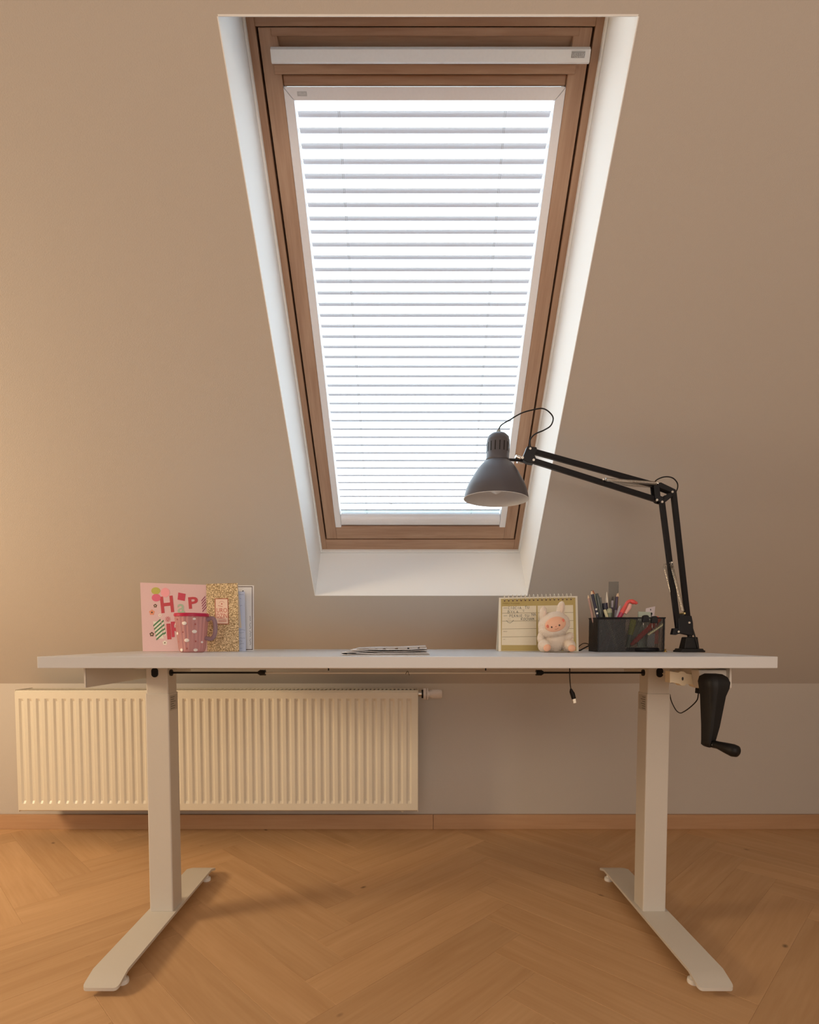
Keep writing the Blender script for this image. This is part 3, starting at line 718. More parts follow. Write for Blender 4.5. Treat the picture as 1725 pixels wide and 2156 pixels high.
# shade: neck + bell
yS = 1.42
cTop = lw(1050, 912, yS); cRim = lw(1044.5, 1051, yS)
ax = (cTop - cRim); Ls = ax.length; M_ = Matrix.Translation(cRim) @ ax.to_track_quat('Z', 'Y').to_matrix().to_4x4()
kk = yS / F; Rr = 66.5 * kk; Rn = 23.5 * kk
zn = Ls * 0.575
bell = []
for t, g in ((0, 1), (.05, .993), (.12, .965), (.22, .925), (.33, .85), (.45, .75), (.57, .62), (.68, .51), (.78, .395), (.86, .29), (.93, .18), (.98, .08), (1, .02)):
    bell.append((Rn + (Rr - Rn) * g, zn * t))
bo = MB().lathe(bell, 48, M_)
sh = bo.build('shade', SHG, lp, smooth=60)
MB().lathe([(max(r - 0.0012, 0.001), z + 0.0004 if i else z) for i, (r, z) in enumerate(bell)], 48, M_).build('shade_lining', SHW, sh, smooth=60)
MB().lathe([(bell[0][0], 0), (bell[0][0] + 0.0008, -0.0006), (bell[0][0] - 0.0012, -0.0012), (bell[0][0] - 0.0014, 0.0)], 48, M_).build('rim', SHW, sh, smooth=60)
neck = MB().lathe([(Rn * 0.96, zn - 0.002), (Rn * 1.05, zn + 0.001), (Rn * 1.05, zn + 0.004), (Rn, zn + 0.006), (Rn, Ls * 0.88), (Rn * 0.9, Ls * 0.945), (Rn * 0.65, Ls * 0.985), (Rn * 0.2, Ls), (0.0005, Ls)], 40, M_).build('socket_cover', SHG, lp, smooth=50)
sl = MB()
for k in range(16):
    a = 2 * math.pi * k / 16; c0 = Vector((math.cos(a) * (Rn + 0.00005), math.sin(a) * (Rn + 0.00005), Ls * 0.70)); c1 = Vector((c0.x, c0.y, Ls * 0.84)); tg = Vector((-math.sin(a), math.cos(a), 0)) * 0.0012; o_ = Vector((math.cos(a), math.sin(a), 0)) * 0.0004
    sl.hexa([M_ @ (c0 - tg), M_ @ (c0 + tg), M_ @ (c0 + tg + o_), M_ @ (c0 - tg + o_)], [M_ @ (c1 - tg), M_ @ (c1 + tg), M_ @ (c1 + tg + o_), M_ @ (c1 - tg + o_)])
sl.build('vent_slot', BLK, neck)
MB().tube([M_ @ Vector((0, 0, Ls - 0.001)), M_ @ Vector((0, 0, Ls + 0.007))], [0.0062, 0.005], 14).build('cable_gland', mat('gland_grey', (0.35, 0.38, 0.36), 0.5), lp, smooth=40)
MB().lathe([(0.0001, 0.012), (0.018, 0.020), (0.026, 0.040), (0.022, 0.062), (0.013, 0.08), (0.013, 0.088)], 24, M_).build('bulb', mat('bulb_glass', (0.85, 0.85, 0.83), 0.2), lp, smooth=60)
MB().lathe([(0.012, zn + 0.012), (0.0145, zn - 0.002)], 20, M_).build('bulb_socket', BLK, lp)
# flexes
MB().tube(spline([lw(1050, 905, yS), lw(1056, 895, yS), lw(1072, 885, yS), lw(1098, 870, yS), lw(1122, 863, yS), lw(1142, 860, yS), lw(1156, 867, yS), lw(1165, 880, 1.425), lw(1160, 896, 1.425), lw(1145, 906, 1.43), lw(1127, 914, 1.43), lw(1117, 926, 1.43), lw(1117, 942, 1.43)], 6), 0.0017, 8).build('cable', BLK, lp, smooth=80)
MB().tube(spline([lw(1374, 1021, 1.482), lw(1384, 1010, 1.48), lw(1400, 1004, 1.48), lw(1416, 1006, 1.48), lw(1426, 1016, 1.48), lw(1427, 1028, 1.48), lw(1420, 1042, 1.485)], 6), 0.0016, 8).build('cable', BLK, lp, smooth=80)
MB().tube(spline([lw(1453, 1300, 1.545), lw(1456, 1315, 1.54), lw(1463, 1338, 1.535), lw(1471, 1366, 1.53), lw(1476, 1371, 1.53), ], 6), 0.0020, 8).build('cable', BLK, lp, smooth=80)
# lead lying on the desk by the calendar
dk = thing('lamp_cord', 'loose black cord on the desktop between planner and pen holder', 'cable', (at(1235, 1368, 1.68).x, 1.66, ZT))
DK = Vector(dk.location)
zc = 0.0022
MB().tube([Vector((at(1210, 1366, 1.70).x - DK.x, 0.05, zc)), Vector((at(1222, 1366, 1.66).x - DK.x, 0.0, zc)), Vector((at(1246, 1355, 1.66).x - DK.x, 0.0, 0.0205)), Vector((at(1256, 1352, 1.68).x - DK.x, 0.03, zc + 0.010))], 0.0021, 8).build('cord', BLK, dk, smooth=60)
MB().tube(spline([Vector((at(1216, 1366, 1.70).x - DK.x, 0.06, zc)), at(1226, 1356, 1.70) - DK, at(1236, 1355, 1.70) - DK, at(1244, 1360, 1.70) - DK, Vector((at(1256, 1366, 1.70).x - DK.x, 0.04, zc))], 6), 0.0013, 8).build('cord', BLK, dk, smooth=60)

# =================================================================== GREETING CARDS
def card_root(name, label, px, pyb, y, tilt=0, rz=0, cat='card'):
    p = at(px, pyb, y); return thing(name, label, cat, (p.x, y, ZT + 0.0006), (R(90 - tilt), 0, rz))
PINK = mat('card_pink', (0.70, 0.49, 0.52), 0.6); DPK = mat('print_crimson', (0.55, 0.05, 0.10), 0.6); MPK = mat('print_magenta', (0.70, 0.13, 0.24), 0.6)
RED = mat('print_red', (0.50, 0.05, 0.075), 0.6); SAGE = mat('print_sage', (0.38, 0.50, 0.38), 0.6); OLV = mat('print_olive', (0.48, 0.46, 0.10), 0.6); PLUM = mat('print_plum', (0.25, 0.04, 0.10), 0.6)
CREAM = mat('paper_cream', (0.82, 0.72, 0.62), 0.7); GRN = mat('print_green', (0.07, 0.20, 0.09), 0.6); BRN = mat('print_brown', (0.12, 0.06, 0.04), 0.7); LPK = mat('print_lightpink', (0.85, 0.36, 0.42), 0.6)
yc = 1.60; k1 = yc / F
cA = card_root('birthday_card', 'pink birthday card with red and green letters, leftmost on the desk', 295, 1371, yc, 3)
o_ = lambda px, py: ((px - 295) * k1, (1371 - py) * k1)
MB().prism([o_(301, 1371), o_(437, 1371), o_(437, 1231), o_(295, 1226)], 'z', 0, 0.0006).build('front_leaf', PINK, cA)
MB().hexa([(o_(293.5, 1371)[0], 0.0027, -0.05), (o_(432, 1371)[0], 0.0027, -0.05), (*o_(437, 1231), -0.001), (*o_(295, 1227), -0.001)], [(o_(293.5, 1371)[0], 0.0027, -0.0506), (o_(432, 1371)[0], 0.0027, -0.0506), (*o_(437, 1231), -0.0016), (*o_(295, 1227), -0.0016)]).build('back_leaf', mat('card_back_olive', (0.33, 0.24, 0.07), 0.7), cA)
def blob(px, py, rx, ry, m, nm='print', z=0.0008, rot=0, par=cA):
    mb = MB(); x, y = o_(px, py); disc(mb, x, y, rx * k1, ry * k1, 0.0006, z + 0.0002, 18, rot); return mb.build(nm, m, par)
blob(328, 1243.5, 9.5, 7.5, OLV, 'balloon'); blob(348, 1247, 9.5, 10, LPK, 'balloon'); blob(329, 1258, 9.5, 8, MPK, 'balloon', 0.0009)
def lett(ch, px, py, size, m, rot=0, sx=1.0, par=cA):
    x, y = o_(px, py); return text('letter', ch, size * k1 * 1.0, m, par, (x, y, 0.0008), (0, 0, R(rot)), 0.00025, sx=sx, bold=0.012 if ch == 'a' else 0.03)
for ch, px, py, sz, m, rt, sxx in (('H', 352, 1274, 47, RED, 6, 0.9), ('a', 381.5, 1278, 40, SAGE, 0, 0.95), ('P', 406, 1270, 33, RED, 5, 1.25)):
    t = lett(ch, px, py, sz, m, rt, sxx)
    b = t.copy(); b.data = t.data
mb = MB(); mb.prism([o_(375.5, 1247), o_(391, 1250), o_(389, 1265), o_(374, 1262)], 'z', 0.0006, 0.001).build('gift_shape', DPK, cA)
def stripes(p, q, wdt, n, m1, m2, nm, lean=0.5):
    p, q = Vector(o_(*p)), Vector(o_(*q)); d = q - p; h = wdt * k1 / 2
    mb = MB(); mb.prism([(p.x - h, p.y), (q.x - h, q.y), (q.x + h, q.y), (p.x + h, p.y)], 'z', 0.0006, 0.0009); base = mb.build(nm, m1, cA)
    mb = MB()
    for i in range(n):
        a = p + d * ((i + 0.15) / n); b = p + d * ((i + 0.6) / n); l = Vector((0, h * lean))
        mb.prism([(a.x - h, a.y - l.y), (a.x + h, a.y + l.y), (b.x + h, b.y + l.y), (b.x - h, b.y - l.y)], 'z', 0.0009, 0.0011)
    mb.build('stripe', m2, base)
stripes((428, 1258), (431, 1286), 8, 5, PINK, PLUM, 'striped_letter', 1.2)
for (pa, pb) in (((330, 1308), (338, 1344)),):
    stripes(pa, pb, 15, 5, mat('paper_white', (0.78, 0.76, 0.68), 0.7), GRN, 'striped_letter', 0.9)
stripes((342, 1305), (348, 1338), 4, 4, mat('paper_white', (0.78, 0.76, 0.68), 0.7), GRN, 'striped_letter', 0.9)
lett('I', 356, 1331, 45, RED, 4, 1.2); lett('R', 371, 1326, 44, DPK, 4, 0.9)
def flower(px, py, r, m, c, par=cA):
    mb = MB(); x, y = o_(px, py)
    for k in range(5): a = 2 * math.pi * k / 5 + 1.57; disc(mb, x + r * k1 * .6 * math.cos(a), y + r * k1 * .6 * math.sin(a), r * k1 * .42, r * k1 * .42, 0.0006, 0.0008 + k * 0.00001, 8)
    f = mb.build('flower', m, par); mb = MB(); disc(mb, x, y, r * k1 * .3, r * k1 * .3, 0.0009, 0.0011, 8); mb.build('flower_centre', c, f)
flower(327, 1275, 4, BRN, CREAM); flower(320, 1289, 6, mat('print_orange', (0.75, 0.30, 0.18), 0.6), BRN); flower(320, 1335, 5, BRN, CREAM); flower(347.5, 1353, 5, mat('paper_white', (0.78, 0.76, 0.68)), BRN); flower(337, 1295, 3.5, mat('paper_white', (0.78, 0.76, 0.68)), MPK)
mb = MB(); x, y = o_(353.5, 1303)
for k in range(10):
    a = 2 * math.pi * k / 10; dr = Vector((math.cos(a), math.sin(a))); pr = Vector((-dr.y, dr.x)) * 0.0006; c = Vector((x, y))
    p = [c + dr * 0.002 - pr, c + dr * 0.0085 - pr, c + dr * 0.0085 + pr, c + dr * 0.002 + pr]; mb.prism([tuple(v) for v in p], 'z', 0.0006, 0.0009)
mb.build('starburst', RED, cA)
# glitter card in front
yg = 1.585; k1 = yg / F
cB = card_root('glitter_card', 'gold glitter birthday card with small peach label, standing beside the pink card', 435, 1372, yg, 2)
o_ = lambda px, py: ((px - 435) * yg / F, (1372 - py) * yg / F)
MB().prism([o_(437, 1372), o_(504, 1372), o_(501, 1228), o_(435, 1230)], 'z', 0, 0.0008).build('front_leaf', glitter_mat(), cB)
MB().hexa([(o_(440, 1372)[0], 0.0016, -0.04), (o_(504, 1372)[0], 0.0016, -0.04), (*o_(501, 1229), -0.001), (*o_(437, 1231), -0.001)], [(o_(440, 1372)[0], 0.0016, -0.0406), (o_(504, 1372)[0], 0.0016, -0.0406), (*o_(501, 1229), -0.0016), (*o_(437, 1231), -0.0016)]).build('back_leaf', CREAM, cB)
lbm = MB(); lbm.prism([o_(454, 1314.5), o_(482.5, 1315), o_(481.5, 1260), o_(453, 1260.5)], 'z', 0.0009, 0.0016); lbo = lbm.build('label_border', mat('print_rust', (0.42, 0.12, 0.06), 0.6), cB)
MB().prism([o_(455.6, 1313), o_(481, 1313.4), o_(480, 1262), o_(454.8, 1262)], 'z', 0.0016, 0.002).build('label', mat('paper_peach', (0.88, 0.66, 0.54), 0.7), lbo)
RT = mat('print_brick', (0.55, 0.12, 0.08), 0.6)
x, y = o_(468, 1286); text('lettering', 'URO', 13.5 * yg / F, RT, lbo, (x, y, 0.0021), ext=0.0001, sx=0.8)
x, y = o_(468.3, 1297.5); text('lettering', 'DZIN', 13.5 * yg / F, RT, lbo, (x, y, 0.0021), ext=0.0001, sx=0.72)
x, y = o_(468, 1272); mb = MB(); disc(mb, x, y, 0.0018, 0.0022, 0.002, 0.0023, 10)
for s_ in range(-4, 4):
    a0 = 1.57 + s_ * 0.2; a1 = 1.57 + (s_ + 1) * 0.2; c = Vector(o_(468, 1278)); r0, r1 = 0.0155, 0.0163
    mb.prism([(c.x + r * math.cos(a) * .65, c.y + r * math.sin(a)) for r, a in ((r0, a0), (r1, a0), (r1, a1), (r0, a1))], 'z', 0.002, 0.0022)
for pa, pb in (((460, 1276), (470, 1278)), ((461, 1303), (476, 1304.5)), ((461, 1307), (478, 1307)), ((461, 1309.5), (478, 1309.5))):
    a, b = o_(*pa), o_(*pb); mb.prism([(a[0], a[1]), (b[0], b[1]), (b[0], b[1] + 0.0012), (a[0], a[1] + 0.0012)], 'z', 0.002, 0.0022)
mb.build('ornament', RT, lbo)
# white bordered card behind, with pale blue note
yw = 1.63
cCd = card_root('white_card', 'white card with thin dark border line, partly behind the glitter card', 445, 1371, yw, 2)
o_ = lambda px, py: ((px - 445) * yw / F, (1370.5 - py) * yw / F)
PWH = mat('paper_cool_white', (0.74, 0.74, 0.76), 0.6)
MB().prism([o_(448, 1370.5), o_(535, 1370.5), o_(535.5, 1232.5), o_(447, 1232)], 'z', 0, 0.0012).build('sheet', PWH, cCd)
mb = MB()
for a, b in (((455, 1234.5), (532.5, 1236)), ((531.3, 1234.5), (532.6, 1367.5)), ((517, 1366.5), (532.6, 1368))):
    (ax_, ay_), (bx_, by_) = o_(*a), o_(*b); mb.box((ax_, ay_, 0.0012), (bx_, by_, 0.0014))
mb.build('border_line', mat('print_dark_brown', (0.10, 0.06, 0.05), 0.6), cCd)
mb = MB()
random.seed(3)
for k in range(22):
    py = 1297 + k * 2.8; 
    if k % 6 == 4: continue
    (ax_, ay_) = o_(527 + random.uniform(-1, .6), py); mb.box((ax_, ay_, 0.0012), (ax_ + 0.0022, ay_ - 0.0022, 0.0014))
for px in (503, 506, 509): (ax_, ay_) = o_(px, 1245); mb.box((ax_, ay_, 0.0012), (ax_ + 0.003, ay_ - 0.001, 0.0014))
disc(mb, *o_(512.5, 1244.5), 0.0024, 0.0022, 0.0012, 0.0014, 10)
mb.build('small_print', mat('ink_soft', (0.12, 0.12, 0.14), 0.6), cCd)
nb = thing('blue_note', 'pale blue note sheet showing right of the glitter card', 'note', (at(470, 1371, 1.612).x, 1.612, ZT + 0.0006), (R(88), 0, 0))
o_ = lambda px, py: ((px - 470) * 1.612 / F, (1371.5 - py) * 1.612 / F)
MB().prism([o_(470, 1371.5), o_(518, 1371.5), o_(516, 1246), o_(470, 1246)], 'z', 0, 0.0006).build('sheet', mat('paper_blue', (0.56, 0.64, 0.86), 0.6), nb)
mb = MB(); random.seed(5)
for py, ln in ((1251, 9), (1260, 4), (1275, 6), (1326, 11), (1332, 9), (1343, 11), (1349, 5), (1355, 9), (1365, 6)):
    x = 505
    while x < 505 + ln:
        (ax_, ay_) = o_(x, py + random.uniform(-.8, .8)); mb.box((ax_, ay_, 0.0006), (ax_ + 0.0012, ay_ - 0.0016, 0.0008)); x += 1.5
mb.build('handwriting', mat('ink_blue', (0.22, 0.28, 0.50), 0.6), nb)

# =================================================================== TUMBLER
ym = 1.53; km = ym / F; pm = at(405, 1371, ym)
mug = thing('tumbler', 'ribbed pink plastic cup with crimson rim standing before the birthday card', 'cup', (pm.x, ym, ZT + 0.0005))
MUG = clear_mat('cup_pink', (0.66, 0.34, 0.34), 0.66, 0.25)
H_ = 77 * km; rb, rt = 25.5 * km, 33 * km
nr = 22 * 4; prof = [(0.02, 0.0), (0.86, 0.0), (0.97, 0.004), (1.0, 0.010)]; vs = []; fs = []
zsn = [0, 0.002, 0.006, 0.012, 0.03, 0.06, H_ - 0.008, H_]; off = [-0.004, -0.001, 0, 0, 0, 0, 0, 0]
for z, of in zip(zsn, off):
    r = rb + (rt - rb) * z / H_ + of
    for k in range(nr):
        a = 2 * math.pi * k / nr; rr = r * (1 + (0.035 * math.cos(22 * a) if 0.006 < z < H_ - 0.001 else 0)); vs.append((rr * math.cos(a), rr * math.sin(a), z))
for i in range(len(zsn) - 1):
    for k in range(nr): fs.append((i * nr + k, i * nr + (k + 1) % nr, (i + 1) * nr + (k + 1) % nr, (i + 1) * nr + k))
fs.append(tuple(reversed(range(nr))))
MB().add(vs, fs).build('cup_body', MUG, mug, smooth=60)
CRM = mat('cup_rim_crimson', (0.50, 0.015, 0.07), 0.3)
MB().lathe([(rt - 0.001, H_ - 0.004), (rt + 0.0025, H_ - 0.003), (rt + 0.003, H_ + 0.003), (rt + 0.001, H_ + 0.0055), (rt - 0.003, H_ + 0.0055), (rt - 0.003, H_ - 0.003)], 40).build('rim', CRM, mug, smooth=40)
HND = clear_mat('handle_smoke', (0.42, 0.28, 0.34), 0.55, 0.2)
MB().tube(spline([(rt - 0.002, 0, H_ - 0.012), (rt + 0.014, 0, H_ - 0.008), (rt + 0.021, 0, H_ - 0.022), (rt + 0.020, 0, H_ - 0.05), (rt + 0.010, 0, H_ - 0.064), (rt - 0.006, 0, H_ - 0.062)], 6), 0.0058, 12).build('handle', HND, mug, smooth=70)
SPW = mat('spot_white', (0.82, 0.74, 0.70), 0.5)
for (px, py, rr) in ((402, 1311, 5.2), (420, 1328, 5.0), (383, 1332, 4.6), (405, 1346, 5.2), (392, 1366, 4.6), (420, 1366, 4.4), (377, 1312, 3.6), (421, 1302, 3.4), (432, 1350, 3.2)):
    z = (1371 - py) * km; r = rb + (rt - rb) * z / H_; u = (px - 405) * km; u = max(-r * .9, min(r * .9, u)); a = math.asin(u / r)
    c = Vector((r * 1.02 * math.sin(a), -r * 1.02 * math.cos(a), z)); Mx = Matrix.Rotation(a, 3, 'Z')
    MB().ell(c, (rr * km, 0.0012, rr * km * .75), 12, 6, Mx).build('spot', SPW, mug, smooth=80)
for (px, py) in ((384, 1317), (422, 1313), (397, 1329), (421, 1348), (386, 1349), (385, 1303), (404, 1363)):
    z = (1371 - py) * km; r = rb + (rt - rb) * z / H_; a = math.asin((px - 405) * km / r); c = Vector((r * 1.02 * math.sin(a), -r * 1.02 * math.cos(a), z))
    MB().ell(c, (0.0022, 0.001, 0.0022), 8, 6, Matrix.Rotation(a, 3, 'Z')).build('dot', mat('dot_rust', (0.40, 0.10, 0.09), 0.5), mug, smooth=80)

# =================================================================== NEWSPAPER
yn = 1.262; kn = yn / F
np_ = thing('newspaper', 'folded grey newspaper lying near the front edge of the desktop', 'newspaper', (at(812, 1380, yn).x, yn, ZT))
NX = np_.location.x
NEWS = mat('newsprint', (0.52, 0.50, 0.50), 0.85, var=0.25, bscale=160); NEWL = mat('newsprint_light', (0.76, 0.74, 0.74), 0.85, var=0.10, bscale=120)
def sheet(prof, y0, y1, m, nm, skew=0.0, th=0.0012, mat_top=None):
    # prof: x,z centreline; swept front to back, slightly skewed
    mb = MB(); n = len(prof); up = []; dn = []
    for i, (x, z) in enumerate(prof):
        a = Vector(prof[min(i + 1, n - 1)]) - Vector(prof[max(i - 1, 0)]); a.normalize(); nn_ = Vector((-a.y, a.x)) * th / 2
        up.append((x + nn_.x, z + nn_.y)); dn.append((x - nn_.x, z - nn_.y))
    vs = []; fs = []
    pl = up + dn[::-1]; N2 = len(pl); ys_ = [y0, (y0 + y1) / 2, y1]
    for j, yy in enumerate(ys_):
        for x, z in pl: vs.append((x + skew * j, yy, z + 0.0006 * math.sin(x * 90 + j * 2) * (z > 0.004)))
    for j in range(2):
        for i in range(N2): fs.append((j * N2 + i, j * N2 + (i + 1) % N2, (j + 1) * N2 + (i + 1) % N2, (j + 1) * N2 + i))
    for j in (0, 2):
        for i in range(n - 1):
            q_ = (j * N2 + i, j * N2 + i + 1, j * N2 + N2 - 2 - i, j * N2 + N2 - 1 - i); fs.append(q_ if j else q_[::-1])
    return mb.add(vs, fs).build(nm, m, np_, smooth=50)
def nxp(px, py): q = at(px, py, yn); return (q.x - NX, q.z - ZT)
Wn = [(-95, 94)]
# lower folded section: right end open, fold at left
lo = [(905, 1379.6), (860, 1379.9), (800, 1379.8), (745, 1379.6), (724, 1378), (717.5, 1376), (721, 1373.8), (740, 1373.2), (790, 1375.5), (850, 1374.5), (903, 1374.5)]
sheet([nxp(*p) for p in lo], 0.0, 0.14, NEWL, 'folded_section', 0.002)
mid = [(905, 1378), (850, 1378), (790, 1378), (742, 1377.4), (731, 1375.8)]
sheet([nxp(*p) for p in mid], 0.001, 0.138, NEWS, 'inner_sheet', 0.002, 0.0010)
mid = [(904, 1376.3), (850, 1376.3), (790, 1377), (750, 1375.2)]
sheet([nxp(*p) for p in mid], 0.002, 0.138, NEWL, 'inner_sheet', 0.002, 0.0010)
up_ = [(729, 1371.6), (760, 1371.5), (800, 1372.5), (850, 1371.3), (900, 1370)]
sheet([nxp(*p) for p in up_], 0.002, 0.13, NEWS, 'upper_section', 0.002, 0.0014)
up2 = [(737, 1368.6), (775, 1368.2), (820, 1368.6), (860, 1367.2), (899, 1366)]
sheet([nxp(*p) for p in up2], 0.010, 0.12, NEWL, 'upper_section', 0.002, 0.0018)
up3 = [(749, 1365.5), (790, 1364.8), (830, 1364.0), (870, 1362.5), (898, 1361.3)]
sheet([nxp(*p) for p in up3], 0.016, 0.12, NEWS, 'top_sheet', 0.001, 0.0020)
for i, (a, b) in enumerate(((776, 790), (794, 806), (812, 832), (838, 858), (862, 880), (884, 896))):
    p0, p1 = nxp(a, 1366.5 - i * .35), nxp(b, 1366 - i * .45)
    MB().hexa([(p0[0], 0.0085, p0[1] - 0.0018), (p1[0], 0.0085, p1[1] - 0.0018), (p1[0], 0.0085, p1[1] + 0.0012), (p0[0], 0.0085, p0[1] + 0.0012)], [(p0[0], 0.0088, p0[1] - 0.0018), (p1[0], 0.0088, p1[1] - 0.0018), (p1[0], 0.0088, p1[1] + 0.0012), (p0[0], 0.0088, p0[1] + 0.0012)]).build('printed_block', mat('news_ink', (0.42, 0.40, 0.40), 0.8), np_)

# =================================================================== PLANNER
yp = 1.60; kp = yp / F
pln = thing('desk_planner', 'spiral bound weekly planner with gold border and handwritten lines', 'planner', (at(1050, 1370, yp).x, yp, ZT + 0.0006), (R(90 - 10), 0, 0))
cz = 1 / math.cos(R(10))
o_ = lambda px, py: ((px - 1050) * kp, (1370 - py) * kp * cz)
GOLD = mat('planner_gold', (0.47, 0.36, 0.13), 0.6); PGC = mat('planner_page', (0.78, 0.70, 0.54), 0.7); IVORY = mat('planner_board', (0.82, 0.77, 0.66), 0.6)
MB().prism([o_(1050, 1370), o_(1219, 1370), o_(1221, 1252.5), o_(1053.5, 1256)], 'z', -0.002, 0).build('backing_board', IVORY, pln, bevel=0.0005)
MB().hexa([(o_(1052, 1370)[0], 0.0108, -0.058), (o_(1217, 1370)[0], 0.0108, -0.058), (*o_(1221, 1253.5), -0.0025), (*o_(1054, 1257), -0.0025)], [(o_(1052, 1370)[0], 0.0108, -0.060), (o_(1217, 1370)[0], 0.0108, -0.060), (*o_(1221, 1253.5), -0.0045), (*o_(1054, 1257), -0.0045)]).build('easel_board', IVORY, pln)
MB().prism([o_(1055.5, 1368.8), o_(1214, 1368.8), o_(1216, 1256), o_(1057.5, 1259)], 'z', 0.0001, 0.0016).build('page', GOLD, pln)
mb = MB(); mb.prism([o_(1056.8, 1357), o_(1130, 1357), o_(1132, 1273.5), o_(1059.5, 1275)], 'z', 0.0016, 0.0018); pgl = mb.build('ruled_panel', PGC, pln)
mb = MB(); mb.prism([o_(1133.5, 1357), o_(1208.5, 1357), o_(1210.5, 1272), o_(1135, 1273.5)], 'z', 0.0016, 0.0018); pgr = mb.build('ruled_panel', PGC, pln)
ln = MB()
for a, b, y_ in ((1059.5, 1131.5, 1290), (1059, 1131.5, 1307), (1058.5, 1131, 1323.5), (1058, 1131, 1340.5)):
    (ax_, ay_), (bx_, by_) = o_(a, y_), o_(b, y_ - 1); ln.prism([(ax_, ay_), (bx_, by_), (bx_, by_ + 0.0011), (ax_, ay_ + 0.0011)], 'z', 0.0018, 0.00195)
LNM = mat('rule_line', (0.30, 0.25, 0.14), 0.7)
ln.build('rule', LNM, pgl)
ln = MB()
for a, b, y_ in ((1135, 1210, 1289), (1135, 1210, 1306), (1134.5, 1209.5, 1323), (1134, 1209, 1340)):
    (ax_, ay_), (bx_, by_) = o_(a, y_), o_(b, y_ - 0.5); ln.prism([(ax_, ay_), (bx_, by_), (bx_, by_ + 0.0011), (ax_, ay_ + 0.0011)], 'z', 0.0018, 0.00195)
ln.build('rule', LNM, pgr)
x, y = o_(1079, 1269); text('lettering', 'WEEKLY PLANNER', 4.4 * kp, mat('print_ochre', (0.26, 0.17, 0.03), 0.6), pln, (x, y, 0.0017), ext=0.0001)
for s_, px, py in (('FRIDAY', 1065, 1328.5), ('SAT', 1062.5, 1345)):
    x, y = o_(px, py); text('lettering', s_, 2.6 * kp, LNM, pgl, (x, y, 0.0019), ext=0.0001)
SF = {'C': [[(1, .85), (.5, 1), (0, .6), (0, .3), (.5, 0), (1, .15)]], 'I': [[(.5, 1), (.5, 0)]], 'O': [[(.5, 1), (0, .6), (.1, .15), (.5, 0), (.95, .3), (.9, .8), (.5, 1)]],
      'A': [[(0, 0), (.45, 1), (1, 0)], [(.15, .4), (.85, .4)]], 'T': [[(0, 1), (1, 1)], [(.5, 1), (.5, 0)]], 'U': [[(0, 1), (.05, .2), (.5, 0), (.95, .25), (1, 1)]],
      'B': [[(0, 0), (0, 1), (.7, .9), (.6, .55), (0, .5)], [(.6, .55), (.95, .3), (.6, 0), (0, 0)]], 'Y': [[(0, 1), (.5, .5), (1, 1)], [(.5, .5), (.4, 0)]],
      'L': [[(.1, 1), (.1, 0), (.9, 0)], [(-.15, .4), (.5, .65)]], 'P': [[(0, 0), (0, 1), (.8, .9), (.7, .5), (0, .45)]], 'E': [[(.9, 1), (0, 1), (0, 0), (.9, 0), (.8, -.3)], [(0, .5), (.7, .5)]],
      'K': [[(0, 0), (0, 1)], [(.9, 1), (0, .5), (1, 0)]], 'N': [[(0, 0), (0, 1), (1, 0), (1, 1)]], 'H': [[(0, 0), (0, 1)], [(1, 0), (1, 1)], [(0, .5), (1, .5)]], 'M': [[(0, 0), (.1, 1), (.5, .3), (.9, 1), (1, 0)]],
      '-': [[(0, .5), (2.6, .55)]], ';': [[(.2, 1), (.1, .7)], [(.8, 1.05), (.7, .75)], [(.1, .4), (.4, .1), (.8, .4)]]}
def hand(s, px, py, h, w_, mb, wd=0.0008, jit=0.08):
    x = px
    for ch in s:
        if ch != ' ':
            for st in SF[ch]:
                pts = [Vector(o_(x + (p[0] + random.uniform(-jit, jit)) * w_, py - (p[1] + random.uniform(-jit, jit)) * h)) for p in st]
                for a, b in zip(pts, pts[1:]):
                    d = (b - a); 
                    if d.length < 1e-6: continue
                    d.normalize(); n = Vector((-d.y, d.x)) * wd / 2; mb.prism([tuple(a - n), tuple(b - n), tuple(b + n), tuple(a + n)], 'z', 0.0018, 0.0021)
        x += w_ * 1.5
random.seed(11)
mb = MB(); hand('-', 1062, 1281, 5, 3, mb); hand('CIOCIA', 1072.5, 1281, 5.5, 3.2, mb); hand('TU', 1108, 1280, 5.5, 3.6, mb)
hand('BYLA', 1071.5, 1289.5, 5.5, 4.0, mb); hand(';', 1103, 1286, 4.5, 4, mb)
hand('-', 1062, 1297.5, 5, 3, mb); hand('PEKNIE', 1075, 1298, 5.5, 3.2, mb); hand('TU', 1107, 1298, 5.5, 3.4, mb); hand('NA', 1122, 1295, 5.5, 3.4, mb); hand('KOCHAM', 1099, 1304.5, 5, 3.2, mb)
mb2 = [(1068, 1305), (1071, 1309), (1076, 1310.5), (1081, 1307), (1083, 1304)]
pts = [Vector(o_(*p)) for p in mb2]
for a, b in zip(pts, pts[1:]):
    d = (b - a).normalized(); n = Vector((-d.y, d.x)) * 0.0005; mb.prism([tuple(a - n), tuple(b - n), tuple(b + n), tuple(a + n)], 'z', 0.0018, 0.0021)
for px in (1072, 1075): 
    a = Vector(o_(px, 1303)); b = Vector(o_(px, 1301)); mb.prism([(a.x, a.y), (a.x + .0007, a.y), (b.x + .0007, b.y), (b.x, b.y)], 'z', 0.0018, 0.0021)
mb.build('handwriting', mat('ink_pencil', (0.07, 0.09, 0.08), 0.7), pgl)
WIRE = mat('wire_cream', (0.80, 0.74, 0.62), 0.35, metal=0.3)
